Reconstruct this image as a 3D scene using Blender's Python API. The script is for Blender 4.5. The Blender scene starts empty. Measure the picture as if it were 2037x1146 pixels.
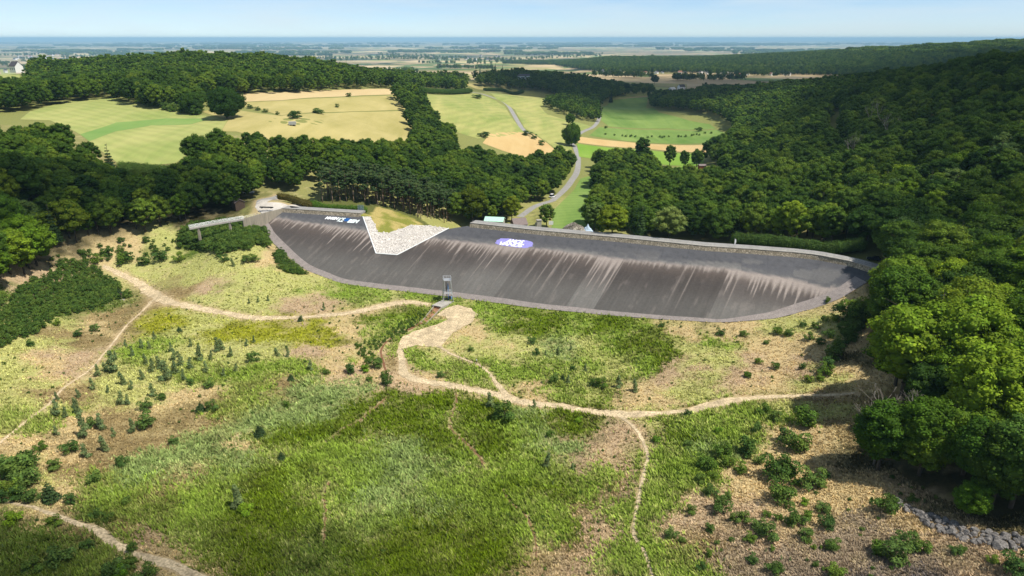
import bpy, bmesh, math, random
import numpy as np
from mathutils import Vector, Matrix, geometry
rad = math.radians
S = bpy.context.scene
# ------------------------------------------------------------------ camera, sky, sun, exposure
F = 1360.0; CX = 1018.5; CY = 573.0; PITCH = rad(20.07); H = 89.0
cam = bpy.data.objects.new("camera", bpy.data.cameras.new("camera"))
S.collection.objects.link(cam); S.camera = cam
cam.location = (0, 0, H); cam.rotation_euler = (rad(90) - PITCH, 0, 0)
cam.data.sensor_width = 36.0; cam.data.lens = 36.0 * F / 2037.0
cam.data.clip_start = 1.0; cam.data.clip_end = 90000.0
SUN_EL = rad(60); SUN_AZ = rad(117)          # azimuth measured clockwise from +Y
sdir = Vector((math.sin(SUN_AZ) * math.cos(SUN_EL), math.cos(SUN_AZ) * math.cos(SUN_EL), math.sin(SUN_EL)))
w = bpy.data.worlds.new("World"); S.world = w; w.use_nodes = True
nt = w.node_tree; bg = nt.nodes["Background"]; bg.inputs[1].default_value = 0.10
sky = nt.nodes.new("ShaderNodeTexSky"); sky.sky_type = 'NISHITA'; sky.sun_disc = False
sky.sun_elevation = SUN_EL; sky.sun_rotation = SUN_AZ; sky.altitude = 300; sky.air_density = 0.6; sky.dust_density = 0.0; sky.ozone_density = 4.5
tc = nt.nodes.new("ShaderNodeTexCoord"); mp = nt.nodes.new("ShaderNodeMapping"); mp.inputs['Scale'].default_value = (2.2, 2.2, 16)
no = nt.nodes.new("ShaderNodeTexNoise"); no.inputs['Scale'].default_value = 2.6; no.inputs['Detail'].default_value = 6; no.inputs['Roughness'].default_value = .55
rp = nt.nodes.new("ShaderNodeValToRGB"); rp.color_ramp.elements[0].position = .30; rp.color_ramp.elements[1].position = .78
rp.color_ramp.elements[0].color = (0, 0, 0, 1); rp.color_ramp.elements[1].color = (.7, .7, .7, 1)
mx = nt.nodes.new("ShaderNodeMix"); mx.data_type = 'RGBA'; mx.inputs['B'].default_value = (5.6, 6.5, 7.0, 1)
L = nt.links.new
L(tc.outputs['Generated'], mp.inputs[0]); L(mp.outputs[0], no.inputs['Vector']); L(no.outputs[0], rp.inputs[0])
L(rp.outputs[0], mx.inputs['Factor']); L(sky.outputs[0], mx.inputs['A']); L(mx.outputs['Result'], bg.inputs[0])
sun = bpy.data.objects.new("sun", bpy.data.lights.new("sun", 'SUN')); S.collection.objects.link(sun)
sun.data.energy = 4.6; sun.data.angle = rad(0.53); sun.data.color = (1.0, .955, .88)
sun.location = (300, -60, 400); sun.rotation_euler = sdir.to_track_quat('Z', 'Y').to_euler()
S.view_settings.view_transform = 'Standard'; S.view_settings.look = 'None'; S.view_settings.gamma = 1.0
S.view_settings.exposure = 0.40; S.view_settings.use_curve_mapping = False
try:
    S.cycles.max_bounces = 5; S.cycles.diffuse_bounces = 2; S.cycles.transmission_bounces = 2
    S.cycles.transparent_max_bounces = 6; S.cycles.volume_bounces = 0; S.cycles.glossy_bounces = 1
    S.cycles.volume_step_rate = 10; S.cycles.use_denoising = True
except Exception: pass
rng = np.random.default_rng(7); random.seed(7)

# ------------------------------------------------------------------ helpers
def lin(c): c = c / 255.0; return c / 12.92 if c <= .04045 else ((c + .055) / 1.055) ** 2.4
KALB = 1.45
def alb(r, g, b, k=KALB): return (lin(r) / k, lin(g) / k, lin(b) / k, 1)
def tag(o, label=None, cat=None, group=None, kind=None):
    if label: o['label'] = label
    if cat: o['category'] = cat
    if group: o['group'] = group
    if kind: o['kind'] = kind
    return o
COL = S.collection
def link(name, me, parent=None):
    o = bpy.data.objects.new(name, me); COL.objects.link(o)
    if parent is not None: o.parent = parent
    return o
def empty(name, loc, rz=0):
    o = bpy.data.objects.new(name, None); COL.objects.link(o); o.location = loc; o.rotation_euler = (0, 0, rz); o.empty_display_size = .5
    return o
def mesh_np(name, V, Fc, mats=(), smooth=False):
    me = bpy.data.meshes.new(name); V = np.asarray(V, dtype=np.float32)
    me.vertices.add(len(V)); me.vertices.foreach_set('co', V.ravel())
    if isinstance(Fc, np.ndarray):
        n, k = Fc.shape; me.loops.add(n * k); me.loops.foreach_set('vertex_index', Fc.ravel().astype(np.int32))
        me.polygons.add(n); me.polygons.foreach_set('loop_start', np.arange(0, n * k, k, dtype=np.int32))
        me.update(calc_edges=True)
    else:
        me.clear_geometry(); me.from_pydata([tuple(v) for v in V], [], [tuple(f) for f in Fc])
    for m in mats: me.materials.append(m)
    me.polygons.foreach_set('use_smooth', np.full(len(me.polygons), smooth)); me.update()
    return me
def set_col(me, name, C):
    a = me.color_attributes.new(name, 'FLOAT_COLOR', 'POINT'); C = np.asarray(C, dtype=np.float32)
    if C.shape[1] == 3: C = np.hstack([C, np.ones((len(C), 1), np.float32)])
    a.data.foreach_set('color', C.ravel())
class MB:
    """collects boxes, tubes and polygons for ONE mesh object"""
    def __init__(s): s.v = []; s.f = []; s.m = []
    def add(s, vs, fs, mi=0):
        b = len(s.v); s.v += [tuple(v) for v in vs]; s.f += [tuple(i + b for i in f) for f in fs]; s.m += [mi] * len(fs)
    def box(s, c, d, rz=0, mi=0, tilt=None):
        x, y, z = [q / 2 for q in d]; M = Matrix.Rotation(rz, 3, 'Z')
        if tilt is not None: M = M @ Matrix.Rotation(tilt, 3, 'Y')
        s.add([Vector(c) + M @ Vector(p) for p in [(-x,-y,-z),(x,-y,-z),(x,y,-z),(-x,y,-z),(-x,-y,z),(x,-y,z),(x,y,z),(-x,y,z)]],
              [(0,3,2,1),(4,5,6,7),(0,1,5,4),(1,2,6,5),(2,3,7,6),(3,0,4,7)], mi)
    def tube(s, a, b, r0, r1=None, n=6, mi=0):
        r1 = r0 if r1 is None else r1; a = Vector(a); b = Vector(b); d = (b - a)
        if d.length < 1e-6: return
        q = d.to_track_quat('Z', 'Y'); vs = []
        for p, r in ((a, r0), (b, r1)):
            for k in range(n): t = 2 * math.pi * k / n; vs.append(p + q @ Vector((r * math.cos(t), r * math.sin(t), 0)))
        s.add(vs, [(k, (k + 1) % n, n + (k + 1) % n, n + k) for k in range(n)] + [tuple(range(n - 1, -1, -1)), tuple(range(n, 2 * n))], mi)
    def path(s, pts, r, n=6, mi=0):
        for a, b in zip(pts[:-1], pts[1:]): s.tube(a, b, r, r, n, mi)
    def build(s, name, mats, parent=None, smooth=False):
        if not isinstance(mats, (list, tuple)): mats = [mats]
        me = bpy.data.meshes.new(name); me.from_pydata(s.v, [], s.f)
        for m in mats: me.materials.append(m)
        me.polygons.foreach_set('material_index', s.m); me.polygons.foreach_set('use_smooth', [smooth] * len(s.f)); me.update()
        return link(name, me, parent)

# numpy noise
def _h(i, j, s):
    n = (i * 374761393 + j * 668265263 + s * 2147483647) & 0xffffffff
    n = ((n ^ (n >> 13)) * 1274126177) & 0xffffffff
    return ((n ^ (n >> 16)) & 0xffff) / 65535.0
def vnoise(x, y, s=0):
    x = np.asarray(x, float); y = np.asarray(y, float)
    xi = np.floor(x).astype(np.int64); yi = np.floor(y).astype(np.int64); fx = x - xi; fy = y - yi
    fx = fx * fx * (3 - 2 * fx); fy = fy * fy * (3 - 2 * fy)
    a = _h(xi, yi, s); b = _h(xi + 1, yi, s); c = _h(xi, yi + 1, s); d = _h(xi + 1, yi + 1, s)
    return (a + (b - a) * fx) * (1 - fy) + (c + (d - c) * fx) * fy
def fbm(x, y, s=0, o=4):
    r = 0; a = .5; t = 0
    for k in range(o): r = r + a * vnoise(x * 2 ** k, y * 2 ** k, s + k * 17); t += a; a *= .55
    return r / t
def sst(a, b, x): t = np.clip((np.asarray(x, float) - a) / (b - a), 0, 1); return t * t * (3 - 2 * t)

# view geometry: a measured picture point turned into a bearing, then met with the real ground
cp, sp_ = math.cos(PITCH), math.sin(PITCH)
def ray(px, py): u = (px - CX) / F; v = (py - CY) / F; return np.array([u, cp - v * sp_, -(sp_ + v * cp)])
def W(px, py, z): d = ray(px, py); t = (z - H) / d[2]; return d * t + np.array([0, 0, H])
def P(X, Y, Z):
    dn = H - np.asarray(Z, float); dep = Y * cp + dn * sp_; dep_ = np.where(np.abs(dep) < 1, 1, dep)
    return CX + F * X / dep_, CY + F * (dn * cp - Y * sp_) / dep_, dep
# ------------------------------------------------------------------ terrain
crest_px = [(563,421),(722,431),(932,450),(1067,465),(1234,480),(1401,497),(1490,503),(1580,510),(1624,515),(1691,528),(1738,542)]
CW = np.array([W(x, y, 17)[:2] for x, y in crest_px]); SLOPE = 2.2
SEG = np.hypot(*np.diff(CW, axis=0).T); CUM = np.concatenate([[0], np.cumsum(SEG)])
def crest_dist(X, Y):
    """signed distance to the crest line (+ towards the basin), arc length, end-cap flag"""
    X = np.asarray(X, float); Y = np.asarray(Y, float); best = np.full(X.shape, 1e9); sg = np.ones(X.shape); arc = np.zeros(X.shape); cap = np.zeros(X.shape, bool)
    n = len(CW) - 1
    for i in range(n):
        a = CW[i]; d = CW[i + 1] - a; tr = ((X - a[0]) * d[0] + (Y - a[1]) * d[1]) / (d @ d); t = np.clip(tr, 0, 1)
        q = np.hypot(X - a[0] - t * d[0], Y - a[1] - t * d[1]); m = q < best
        cr = d[0] * (Y - a[1]) - d[1] * (X - a[0])
        best = np.where(m, q, best); sg = np.where(m, np.where(cr > 0, -1, 1), sg); arc = np.where(m, CUM[i] + t * SEG[i], arc)
        cap = np.where(m, ((i == 0) & (tr < 0)) | ((i == n - 1) & (tr > 1)), cap)
    return best * sg, arc, cap
def face_z(X, Y): D, _, _ = crest_dist(X, Y); return 17 - np.abs(D) / SLOPE
def hit(px, py, fn, t0=60., t1=9000., n=900):
    d = ray(px, py); t = np.geomspace(t0, t1, n); X = d[0] * t; Y = d[1] * t; Z = H + d[2] * t
    g = fn(X, Y) - Z; i = np.argmax(g > 0)
    if not (g > 0).any(): i = n - 1
    i = max(i, 1); f = g[i - 1] / (g[i - 1] - g[i]) if g[i] != g[i - 1] else 0; tt = t[i - 1] + (t[i] - t[i - 1]) * f
    tt2 = np.linspace(t[i - 1], t[i], 30); g2 = fn(d[0] * tt2, d[1] * tt2) - (H + d[2] * tt2); j = np.argmax(g2 > 0)
    if (g2 > 0).any() and j > 0: tt = tt2[j]
    return np.array([d[0] * tt, d[1] * tt, H + d[2] * tt])
base_px = [(517,451),(526,462),(534,474),(560,500),(585,522),(609,538),(640,550),(680,564),(740,573),(800,580),(850,586),(910,593),(985,603),(1067,614),(1150,622),(1234,630),(1330,637),(1400,641),(1440,642),(1490,639),(1541,634),(1590,622),(1641,607),(1680,590),(1707,573),(1724,563)]
base = [tuple(hit(x, y, face_z)[:2]) for x, y in base_px]
DAMPOLY = [tuple(CW[0])] + base + [tuple(c) for c in CW[::-1]]
ctrl = [W(x, y, z) for x, y, z in [
 (880,615,-.2),(1067,650,0),(1234,665,.6),(1440,680,2.2),(1640,660,6.5),(680,600,.5),(600,570,2.5),(520,510,8.5),
 (490,475,11.5),(400,500,8),(300,500,8),(220,540,4),(330,600,1.5),(500,620,.5),(100,600,6),(0,640,9),(0,560,15),(110,510,12),(250,470,13),
 (370,450,14),(200,700,2),(0,760,5),(0,900,4.5),(0,1146,4),(300,1146,2),(250,850,1),(500,750,.3),(700,700,-.3),(765,740,-1.4),(800,900,0),
 (600,1000,.5),(800,1146,.5),(1000,800,-.3),(1100,1000,.3),(1250,830,.5),(1280,1146,1.5),(1500,1146,3.5),(1700,1100,5.5),(1500,900,2.5),
 (1650,950,4),(1750,950,6),(1850,1000,7.5),(2037,1060,9.5),(2037,1146,8),(1680,785,4),(1500,790,1.5),(1500,700,2),(1620,700,4.5),(1700,700,7),
 (1740,640,11),(1770,790,8),
 (330,312,29),(440,235,38),(100,222,42),(150,200,44),(300,250,36),(600,240,37),(600,190,43),(800,180,36),(800,262,20),(620,262,32),(930,220,21),
 (1000,270,8),(950,185,22),(1030,240,9),(1080,195,8),(1080,222,2),(1130,290,-3),(1150,350,-3),(1150,430,-3),(1180,262,-5),(1250,230,-7),
 (1300,195,-12),(1400,250,-6),(1400,300,-5),(1000,175,10),(1020,152,24),(1120,160,14),(980,158,18),(900,178,18),(250,420,16.5),(100,400,24),(0,400,30),(350,380,18),(500,400,18.6),
 (560,400,18.3),(530,412,18.2),(700,400,14),(800,420,9),(880,430,3),(950,425,-2),(1050,415,-3),(640,330,24),(450,330,26),(900,330,8),(1000,350,-1),
 (30,150,50),(1420,355,-1),(1300,420,-2),(1500,400,6)]]
ctrl += [np.array(p, float) for p in [
 (160,130,28),(200,100,38),(250,120,55),(200,170,42),(250,220,52),(180,230,30),(152,250,23),(129,236,18),(142,214,19),(400,200,70),
 (110,300,2),(150,300,16),(210,300,38),(270,300,56),(120,400,0),(200,400,22),(290,400,58),(160,550,-3),(230,550,18),(301,550,50),
 (220,700,-4),(336,700,40),(343,900,23),(297,420,63),(270,1000,3),(212,1100,-15),(500,700,45),(600,900,38),(450,400,68),(700,1200,15),
 (-300,250,36),(-300,150,22),(-220,80,13),(-400,300,46),(-500,0,40),(0,40,2),(0,-200,12),(250,0,45),(-200,-50,25),(500,0,70),(0,-600,30),
 (-418,900,58),(-287,900,55),(-200,900,40),(-140,900,27),(-482,750,45),(-467,650,38),(-400,1500,0),(-900,1200,10),(-700,600,50),
 (0,1500,-18),(400,1500,-20),(0,1200,-2),(900,1500,-10),(900,600,60)]]
ctrl += [np.array([x, y, float(face_z(x, y))]) for x, y in base]
ctrl = np.array(ctrl); CC = 18.0
def _phi(r2): return np.sqrt(r2 + CC * CC)
_A = _phi(((ctrl[:, None, :2] - ctrl[None, :, :2]) ** 2).sum(-1)); _n = len(ctrl)
_M = np.zeros((_n + 1, _n + 1)); _M[:_n, :_n] = _A; _M[:_n, _n] = 1; _M[_n, :_n] = 1
_w = np.linalg.solve(_M, np.concatenate([ctrl[:, 2], [0]]))
def rbf(X, Y):
    X = np.asarray(X, float); sh = X.shape; x = X.ravel(); y = np.asarray(Y, float).ravel(); out = np.empty(len(x))
    for k in range(0, len(x), 40000):
        r2 = (x[k:k+40000, None] - ctrl[None, :, 0]) ** 2 + (y[k:k+40000, None] - ctrl[None, :, 1]) ** 2
        out[k:k+40000] = _phi(r2) @ _w[:-1] + _w[-1]
    return out.reshape(sh)
NA = W(769, 507, 8.0)[:2]; ND = np.array([.31, .95]); ND = ND / np.hypot(*ND); NP = np.array([ND[1], -ND[0]])   # breach: start, heading, right-hand normal
def breach(X, Y):
    a = (X - NA[0]) * ND[0] + (Y - NA[1]) * ND[1]; b = (X - NA[0]) * NP[0] + (Y - NA[1]) * NP[1]
    fl = 7.9 - np.clip(a, -2, 90) * .13; side = np.maximum(np.abs(b + 0) - 4.6, 0) / np.where(b < 0, 1.9, 2.5)
    return np.where((a > -1.5), fl + side, 1e3)
def plain_z(R): return np.interp(R, [0, 1200, 1500, 2500, 4000, 8000, 20000, 90000], [-8, -12, -18, -32, -60, -100, -122, -122])
def pip(px, py, poly):
    c = np.zeros(np.shape(px), bool); n = len(poly)
    for i in range(n):
        x0, y0 = poly[i]; x1, y1 = poly[(i + 1) % n]
        if y0 == y1: continue
        c ^= ((y0 > py) != (y1 > py)) & (px < (x1 - x0) * (py - y0) / (y1 - y0) + x0)
    return c
def T(X, Y):
    X = np.asarray(X, float); Y = np.asarray(Y, float); R = np.hypot(X, Y)
    z = rbf(np.clip(X, -1500, 1500), np.clip(Y, -1000, 2500)); k = sst(1250, 1900, R)
    far = np.where(Y > -200, plain_z(R), 20.)
    z = z * (1 - k) + far * k
    a = X / np.maximum(Y, 1); cz = np.interp(a, [.0, .06, .13, .27, .47, .70, 1.2], [-60, -58, -22, -16, 24, 66, 90])
    bump = sst(2500, 3600, R) * (1 - sst(3900, 5600, R)); z = np.where((Y > 500) & (cz > far), z + (cz - far) * bump, z)
    D, arc, cap = crest_dist(X, Y)
    emb = np.where((D >= 0) | cap, 17 - np.abs(D) / SLOPE - .22, np.where(-D < 1.3, 16.6, np.where(-D < 5.5, 18.3, 18.3 - (-D - 5.5) / 2.0)))
    z = np.where(R < 600, np.maximum(z, np.where(cap, emb - 1.5, emb)), z)
    z = np.where(pip(X, Y, DAMPOLY), 17 - np.abs(D) / SLOPE - .22, z)
    z = np.where((R < 500), np.minimum(z, breach(X, Y)), z)
    bas = (1 - sst(200, 330, R)) * np.where(D > 1, 1, 0) * sst(0, 6, np.abs(D) - 36) 
    z = z + bas * ((fbm(X / 9, Y / 9, 3, 3) - .5) * .9 + (fbm(X / 32, Y / 32, 5, 2) - .5) * 1.2)
    return z
def HT(px, py): return hit(px, py, T)
def poly_world(pxs, fn=None): return [tuple((hit(x, y, fn or T))[:2]) for x, y in pxs]
def drape(name, poly, sp, fn, off, mats, jit=0, colfn=None, parent=None, edge=None, rot=0, spy=None):
    """triangulated sheet filling a ground polygon, laid on height function fn"""
    pts = []; n = len(poly); k = 0
    for i in range(n):
        a = np.array(poly[i]); b = np.array(poly[(i + 1) % n]); m = max(1, int(np.hypot(*(b - a)) / (edge or sp)))
        nr = np.array([-(b - a)[1], (b - a)[0]]) / max(np.hypot(*(b - a)), 1e-6)
        for q in range(m):
            p = a + (b - a) * q / m
            if jit: p = p + nr * (fbm(p[0] / (jit * 4), p[1] / (jit * 4), 9, 3) - .5) * jit * 3
            pts.append(p)
    ne = len(pts); B = np.array(pts); x0, y0 = B.min(0); x1, y1 = B.max(0)
    if rot:
        c_, s_ = math.cos(rot), math.sin(rot); RM = np.array([[c_, -s_], [s_, c_]]); B = B @ RM; x0, y0 = B.min(0); x1, y1 = B.max(0)
    gx, gy = np.meshgrid(np.arange(x0 + sp / 2, x1, sp), np.arange(y0 + sp / 2, y1, spy or sp)); gx = gx.ravel(); gy = gy.ravel()
    ins = pip(gx, gy, [tuple(p) for p in B])
    dm = np.full(gx.shape, 1e9)
    for p, q in zip(B, np.roll(B, -1, 0)):
        d = q - p; L2 = max(d @ d, 1e-9); t = np.clip(((gx - p[0]) * d[0] + (gy - p[1]) * d[1]) / L2, 0, 1)
        dm = np.minimum(dm, np.hypot(gx - p[0] - t * d[0], gy - p[1] - t * d[1]))
    ins &= dm > sp * .35
    allp = [Vector(p) for p in B] + [Vector((a, b)) for a, b in zip(gx[ins], gy[ins])]
    r = geometry.delaunay_2d_cdt(allp, [(i, (i + 1) % ne) for i in range(ne)], [], 1, 1e-4)
    V2 = np.array([tuple(v) for v in r[0]]); V2 = V2 @ RM.T if rot else V2; Z = fn(V2[:, 0], V2[:, 1]) + off
    fs = [f if ((V2[f[1]][0]-V2[f[0]][0])*(V2[f[2]][1]-V2[f[0]][1])-(V2[f[1]][1]-V2[f[0]][1])*(V2[f[2]][0]-V2[f[0]][0]))>0 else f[::-1] for f in r[2]]
    me = mesh_np(name, np.column_stack([V2, Z]), np.array([tuple(f) for f in fs], dtype=np.int32), mats, True)
    if colfn is not None: set_col(me, 'col', colfn(V2[:, 0], V2[:, 1]))
    return link(name, me, parent)
def resample(pts, step):
    pts = np.array(pts, float); d = np.hypot(*np.diff(pts[:, :2], axis=0).T); c = np.concatenate([[0], np.cumsum(d)])
    # Catmull-Rom style smoothing through the points
    n = max(2, int(c[-1] / step)); s = np.linspace(0, c[-1], n); out = []
    for v in s:
        i = min(max(np.searchsorted(c, v) - 1, 0), len(pts) - 2); t = (v - c[i]) / max(c[i + 1] - c[i], 1e-9)
        p0 = pts[max(i - 1, 0)]; p1 = pts[i]; p2 = pts[i + 1]; p3 = pts[min(i + 2, len(pts) - 1)]
        out.append(.5 * ((2 * p1) + (-p0 + p2) * t + (2 * p0 - 5 * p1 + 4 * p2 - p3) * t * t + (-p0 + 3 * p1 - 3 * p2 + p3) * t ** 3))
    return np.array(out)
PATHS = []   # (points, half widths) for ground colouring and plant-free strips
def ribbon(name, pxs, widths, mat, off=.07, step=1.0, rag=.35, fn=None, world=None, keep=True, nacross=5):
    fn = fn or T
    wp = np.array(world if world is not None else [hit(x, y, fn)[:2] for x, y in pxs], float)
    wd = np.array(widths if hasattr(widths, '__len__') else [widths] * len(wp), float)
    r = resample(np.column_stack([wp, wd]), step); c = r[:, :2]; hw = np.abs(r[:, 2]) / 2
    if keep: PATHS.append((c, hw))
    d = np.gradient(c, axis=0); d /= np.maximum(np.hypot(*d.T), 1e-6)[:, None]; nn = np.column_stack([-d[:, 1], d[:, 0]])
    V = []
    for j in range(nacross):
        s = -1 + 2 * j / (nacross - 1); e = hw * s
        if j in (0, nacross - 1): e = e * (1 + rag * 2 * (fbm(c[:, 0] / 1.6 + 50 * s, c[:, 1] / 1.6, 21, 3) - .5))
        q = c + nn * e[:, None]; V.append(np.column_stack([q, fn(q[:, 0], q[:, 1]) + off]))
    V = np.stack(V, 1).reshape(-1, 3); n = len(c); fs = []
    for i in range(n - 1):
        for j in range(nacross - 1): a = i * nacross + j; fs.append((a, a + 1, a + 1 + nacross, a + nacross)[::-1])
    me = mesh_np(name, V, np.array(fs, dtype=np.int32), [mat], True)
    return link(name, me)
# ------------------------------------------------------------------ materials
def new_mat(name):
    m = bpy.data.materials.new(name); m.use_nodes = True; n = m.node_tree.nodes; b = n['Principled BSDF']
    b.inputs['Roughness'].default_value = .9; b.inputs['Specular IOR Level'].default_value = .15
    return m, n, m.node_tree.links.new, b
def N(n, t, **kw):
    x = n.new(t)
    for k, v in kw.items():
        if k in x.inputs: x.inputs[k].default_value = v
        else: setattr(x, k, v)
    return x
def ramp(n, stops):
    r = n.new('ShaderNodeValToRGB'); e = r.color_ramp.elements
    while len(e) < len(stops): e.new(.5)
    for i, (p, c) in enumerate(stops): e[i].position = p; e[i].color = c if hasattr(c, '__len__') else (c, c, c, 1)
    return r
def noisy(name, col, amt=.35, scale=1.0, bump=.0, rough=.9, dist=.1, detail=6, stretch=(1, 1, 1), attr=None, scale2=None):
    """base colour (or the 'col' attribute) broken up by noise in object space"""
    m, n, l, b = new_mat(name); b.inputs['Roughness'].default_value = rough
    tcn = N(n, 'ShaderNodeTexCoord'); mpn = N(n, 'ShaderNodeMapping', Scale=stretch); l(tcn.outputs['Object'], mpn.inputs[0])
    t = N(n, 'ShaderNodeTexNoise', Scale=scale, Detail=detail, Roughness=.6); l(mpn.outputs[0], t.inputs['Vector'])
    r = ramp(n, [(.3, 1 - amt), (.7, 1 + amt)]); l(t.outputs[0], r.inputs[0])
    mu = N(n, 'ShaderNodeMix', data_type='RGBA', blend_type='MULTIPLY'); mu.inputs['Factor'].default_value = 1
    l(r.outputs[0], mu.inputs['B'])
    if attr: a = N(n, 'ShaderNodeAttribute', attribute_name=attr); l(a.outputs['Color'], mu.inputs['A'])
    else: mu.inputs['A'].default_value = col
    out = mu.outputs['Result']
    if scale2:
        t2 = N(n, 'ShaderNodeTexNoise', Scale=scale2, Detail=4); l(mpn.outputs[0], t2.inputs['Vector'])
        r2 = ramp(n, [(.35, 1 - amt), (.65, 1 + amt)]); l(t2.outputs[0], r2.inputs[0])
        m2 = N(n, 'ShaderNodeMix', data_type='RGBA', blend_type='MULTIPLY'); m2.inputs['Factor'].default_value = 1
        l(out, m2.inputs['A']); l(r2.outputs[0], m2.inputs['B']); out = m2.outputs['Result']
    l(out, b.inputs['Base Color'])
    if bump:
        bp = N(n, 'ShaderNodeBump', Strength=bump, Distance=dist); l(t.outputs[0], bp.inputs['Height']); l(bp.outputs[0], b.inputs['Normal'])
    return m
def plain(name, col, rough=.6, metal=0): m, n, l, b = new_mat(name); b.inputs['Base Color'].default_value = col; b.inputs['Roughness'].default_value = rough; b.inputs['Metallic'].default_value = metal; return m
def leafmat(name, stops, bright=.35, hue=.0, trans=.33, objcol=True):
    m, n, l, b = new_mat(name); b.inputs['Roughness'].default_value = .7; b.inputs['Specular IOR Level'].default_value = .10
    oi = N(n, 'ShaderNodeObjectInfo'); r = ramp(n, stops); l(oi.outputs['Random'], r.inputs[0])
    a = N(n, 'ShaderNodeAttribute', attribute_name='tint')
    mu = N(n, 'ShaderNodeMix', data_type='RGBA', blend_type='MULTIPLY'); mu.inputs['Factor'].default_value = 1
    l(r.outputs[0], mu.inputs['A']); l(a.outputs['Color'], mu.inputs['B']); out = mu.outputs['Result']
    if objcol:
        m2 = N(n, 'ShaderNodeMix', data_type='RGBA', blend_type='MULTIPLY'); m2.inputs['Factor'].default_value = 1
        l(out, m2.inputs['A']); l(oi.outputs['Color'], m2.inputs['B']); out = m2.outputs['Result']
    l(out, b.inputs['Base Color'])
    tr = N(n, 'ShaderNodeBsdfTranslucent'); l(out, tr.inputs[0]); mix = N(n, 'ShaderNodeMixShader'); mix.inputs[0].default_value = trans
    l(b.outputs[0], mix.inputs[1]); l(tr.outputs[0], mix.inputs[2]); l(mix.outputs[0], n['Material Output'].inputs[0])
    return m
M_leaf = leafmat('leaves', [(0, (.036, .080, .010, 1)), (.35, (.064, .126, .013, 1)), (.7, (.096, .170, .016, 1)), (1, (.148, .220, .022, 1))])
M_pine = leafmat('pine_needles', [(0, (.032, .064, .022, 1)), (1, (.060, .100, .032, 1))], trans=.1)
M_grey = leafmat('willow_leaves', [(0, (.150, .215, .085, 1)), (1, (.210, .280, .110, 1))])
M_bark = noisy('bark', (.085, .068, .050, 1), .4, 3.0, .4, stretch=(1, 1, .25))
M_pinebark = noisy('pine_bark', (.16, .115, .08, 1), .4, 3.0, .4, stretch=(1, 1, .25))
M_dead = noisy('dead_wood', (.24, .21, .18, 1), .3, 4.0, .3)
M_path = noisy('trodden_earth', alb(216, 194, 156), .32, .35, .5, dist=.06, scale2=2.2)
M_road = noisy('worn_road', alb(168, 165, 160), .12, .25, .1, scale2=2)
M_asph = noisy('asphalt_face', None, .10, 1.2, .15, rough=.8, attr='col', scale2=6)
M_toe = noisy('toe_concrete', alb(158, 148, 142), .16, .5, .2, scale2=3)
M_conc = noisy('concrete', alb(190, 184, 174), .16, .5, .15, scale2=3)
M_concb = noisy('stained_concrete', alb(176, 166, 148), .14, .45, .15, stretch=(1, 1, .12), scale2=2)
M_stone = None
def stonemat(name, c1, c2, mortar, sc=1.3):
    m, n, l, b = new_mat(name); tcn = N(n, 'ShaderNodeTexCoord')
    v = N(n, 'ShaderNodeTexVoronoi', Scale=sc); l(tcn.outputs['Object'], v.inputs['Vector'])
    v2 = N(n, 'ShaderNodeTexVoronoi', Scale=sc, feature='DISTANCE_TO_EDGE'); l(tcn.outputs['Object'], v2.inputs['Vector'])
    sep = N(n, 'ShaderNodeSeparateColor'); l(v.outputs['Color'], sep.inputs[0]); r = ramp(n, [(0, c1), (1, c2)]); l(sep.outputs[0], r.inputs[0])
    r2 = ramp(n, [(.02, 0.), (.09, 1.)]); l(v2.outputs['Distance'], r2.inputs[0])
    mx = N(n, 'ShaderNodeMix', data_type='RGBA'); mx.inputs['A'].default_value = mortar; l(r2.outputs[0], mx.inputs['Factor']); l(r.outputs[0], mx.inputs['B'])
    l(mx.outputs['Result'], b.inputs['Base Color']); bp = N(n, 'ShaderNodeBump', Strength=.6, Distance=.15); l(r2.outputs[0], bp.inputs['Height']); l(bp.outputs[0], b.inputs['Normal'])
    return m
M_stone = stonemat('masonry', alb(168, 154, 130), alb(226, 210, 184), alb(120, 112, 98), 1.6)
M_riprap = stonemat('white_riprap', alb(190, 183, 176), alb(248, 242, 234), alb(205, 198, 190), .8)
M_metal = plain('galvanised_steel', (.50, .51, .52, 1), .45, .6)
M_white = plain('white_paint', (.78, .78, .76, 1), .5)
M_blue = plain('blue_pipe', (.05, .20, .48, 1), .4)
M_dark = plain('dark_steel', (.03, .032, .035, 1), .5)
M_rust = noisy('iron_stained_mud', alb(176, 132, 100), .35, 1.2, .3)
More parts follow.
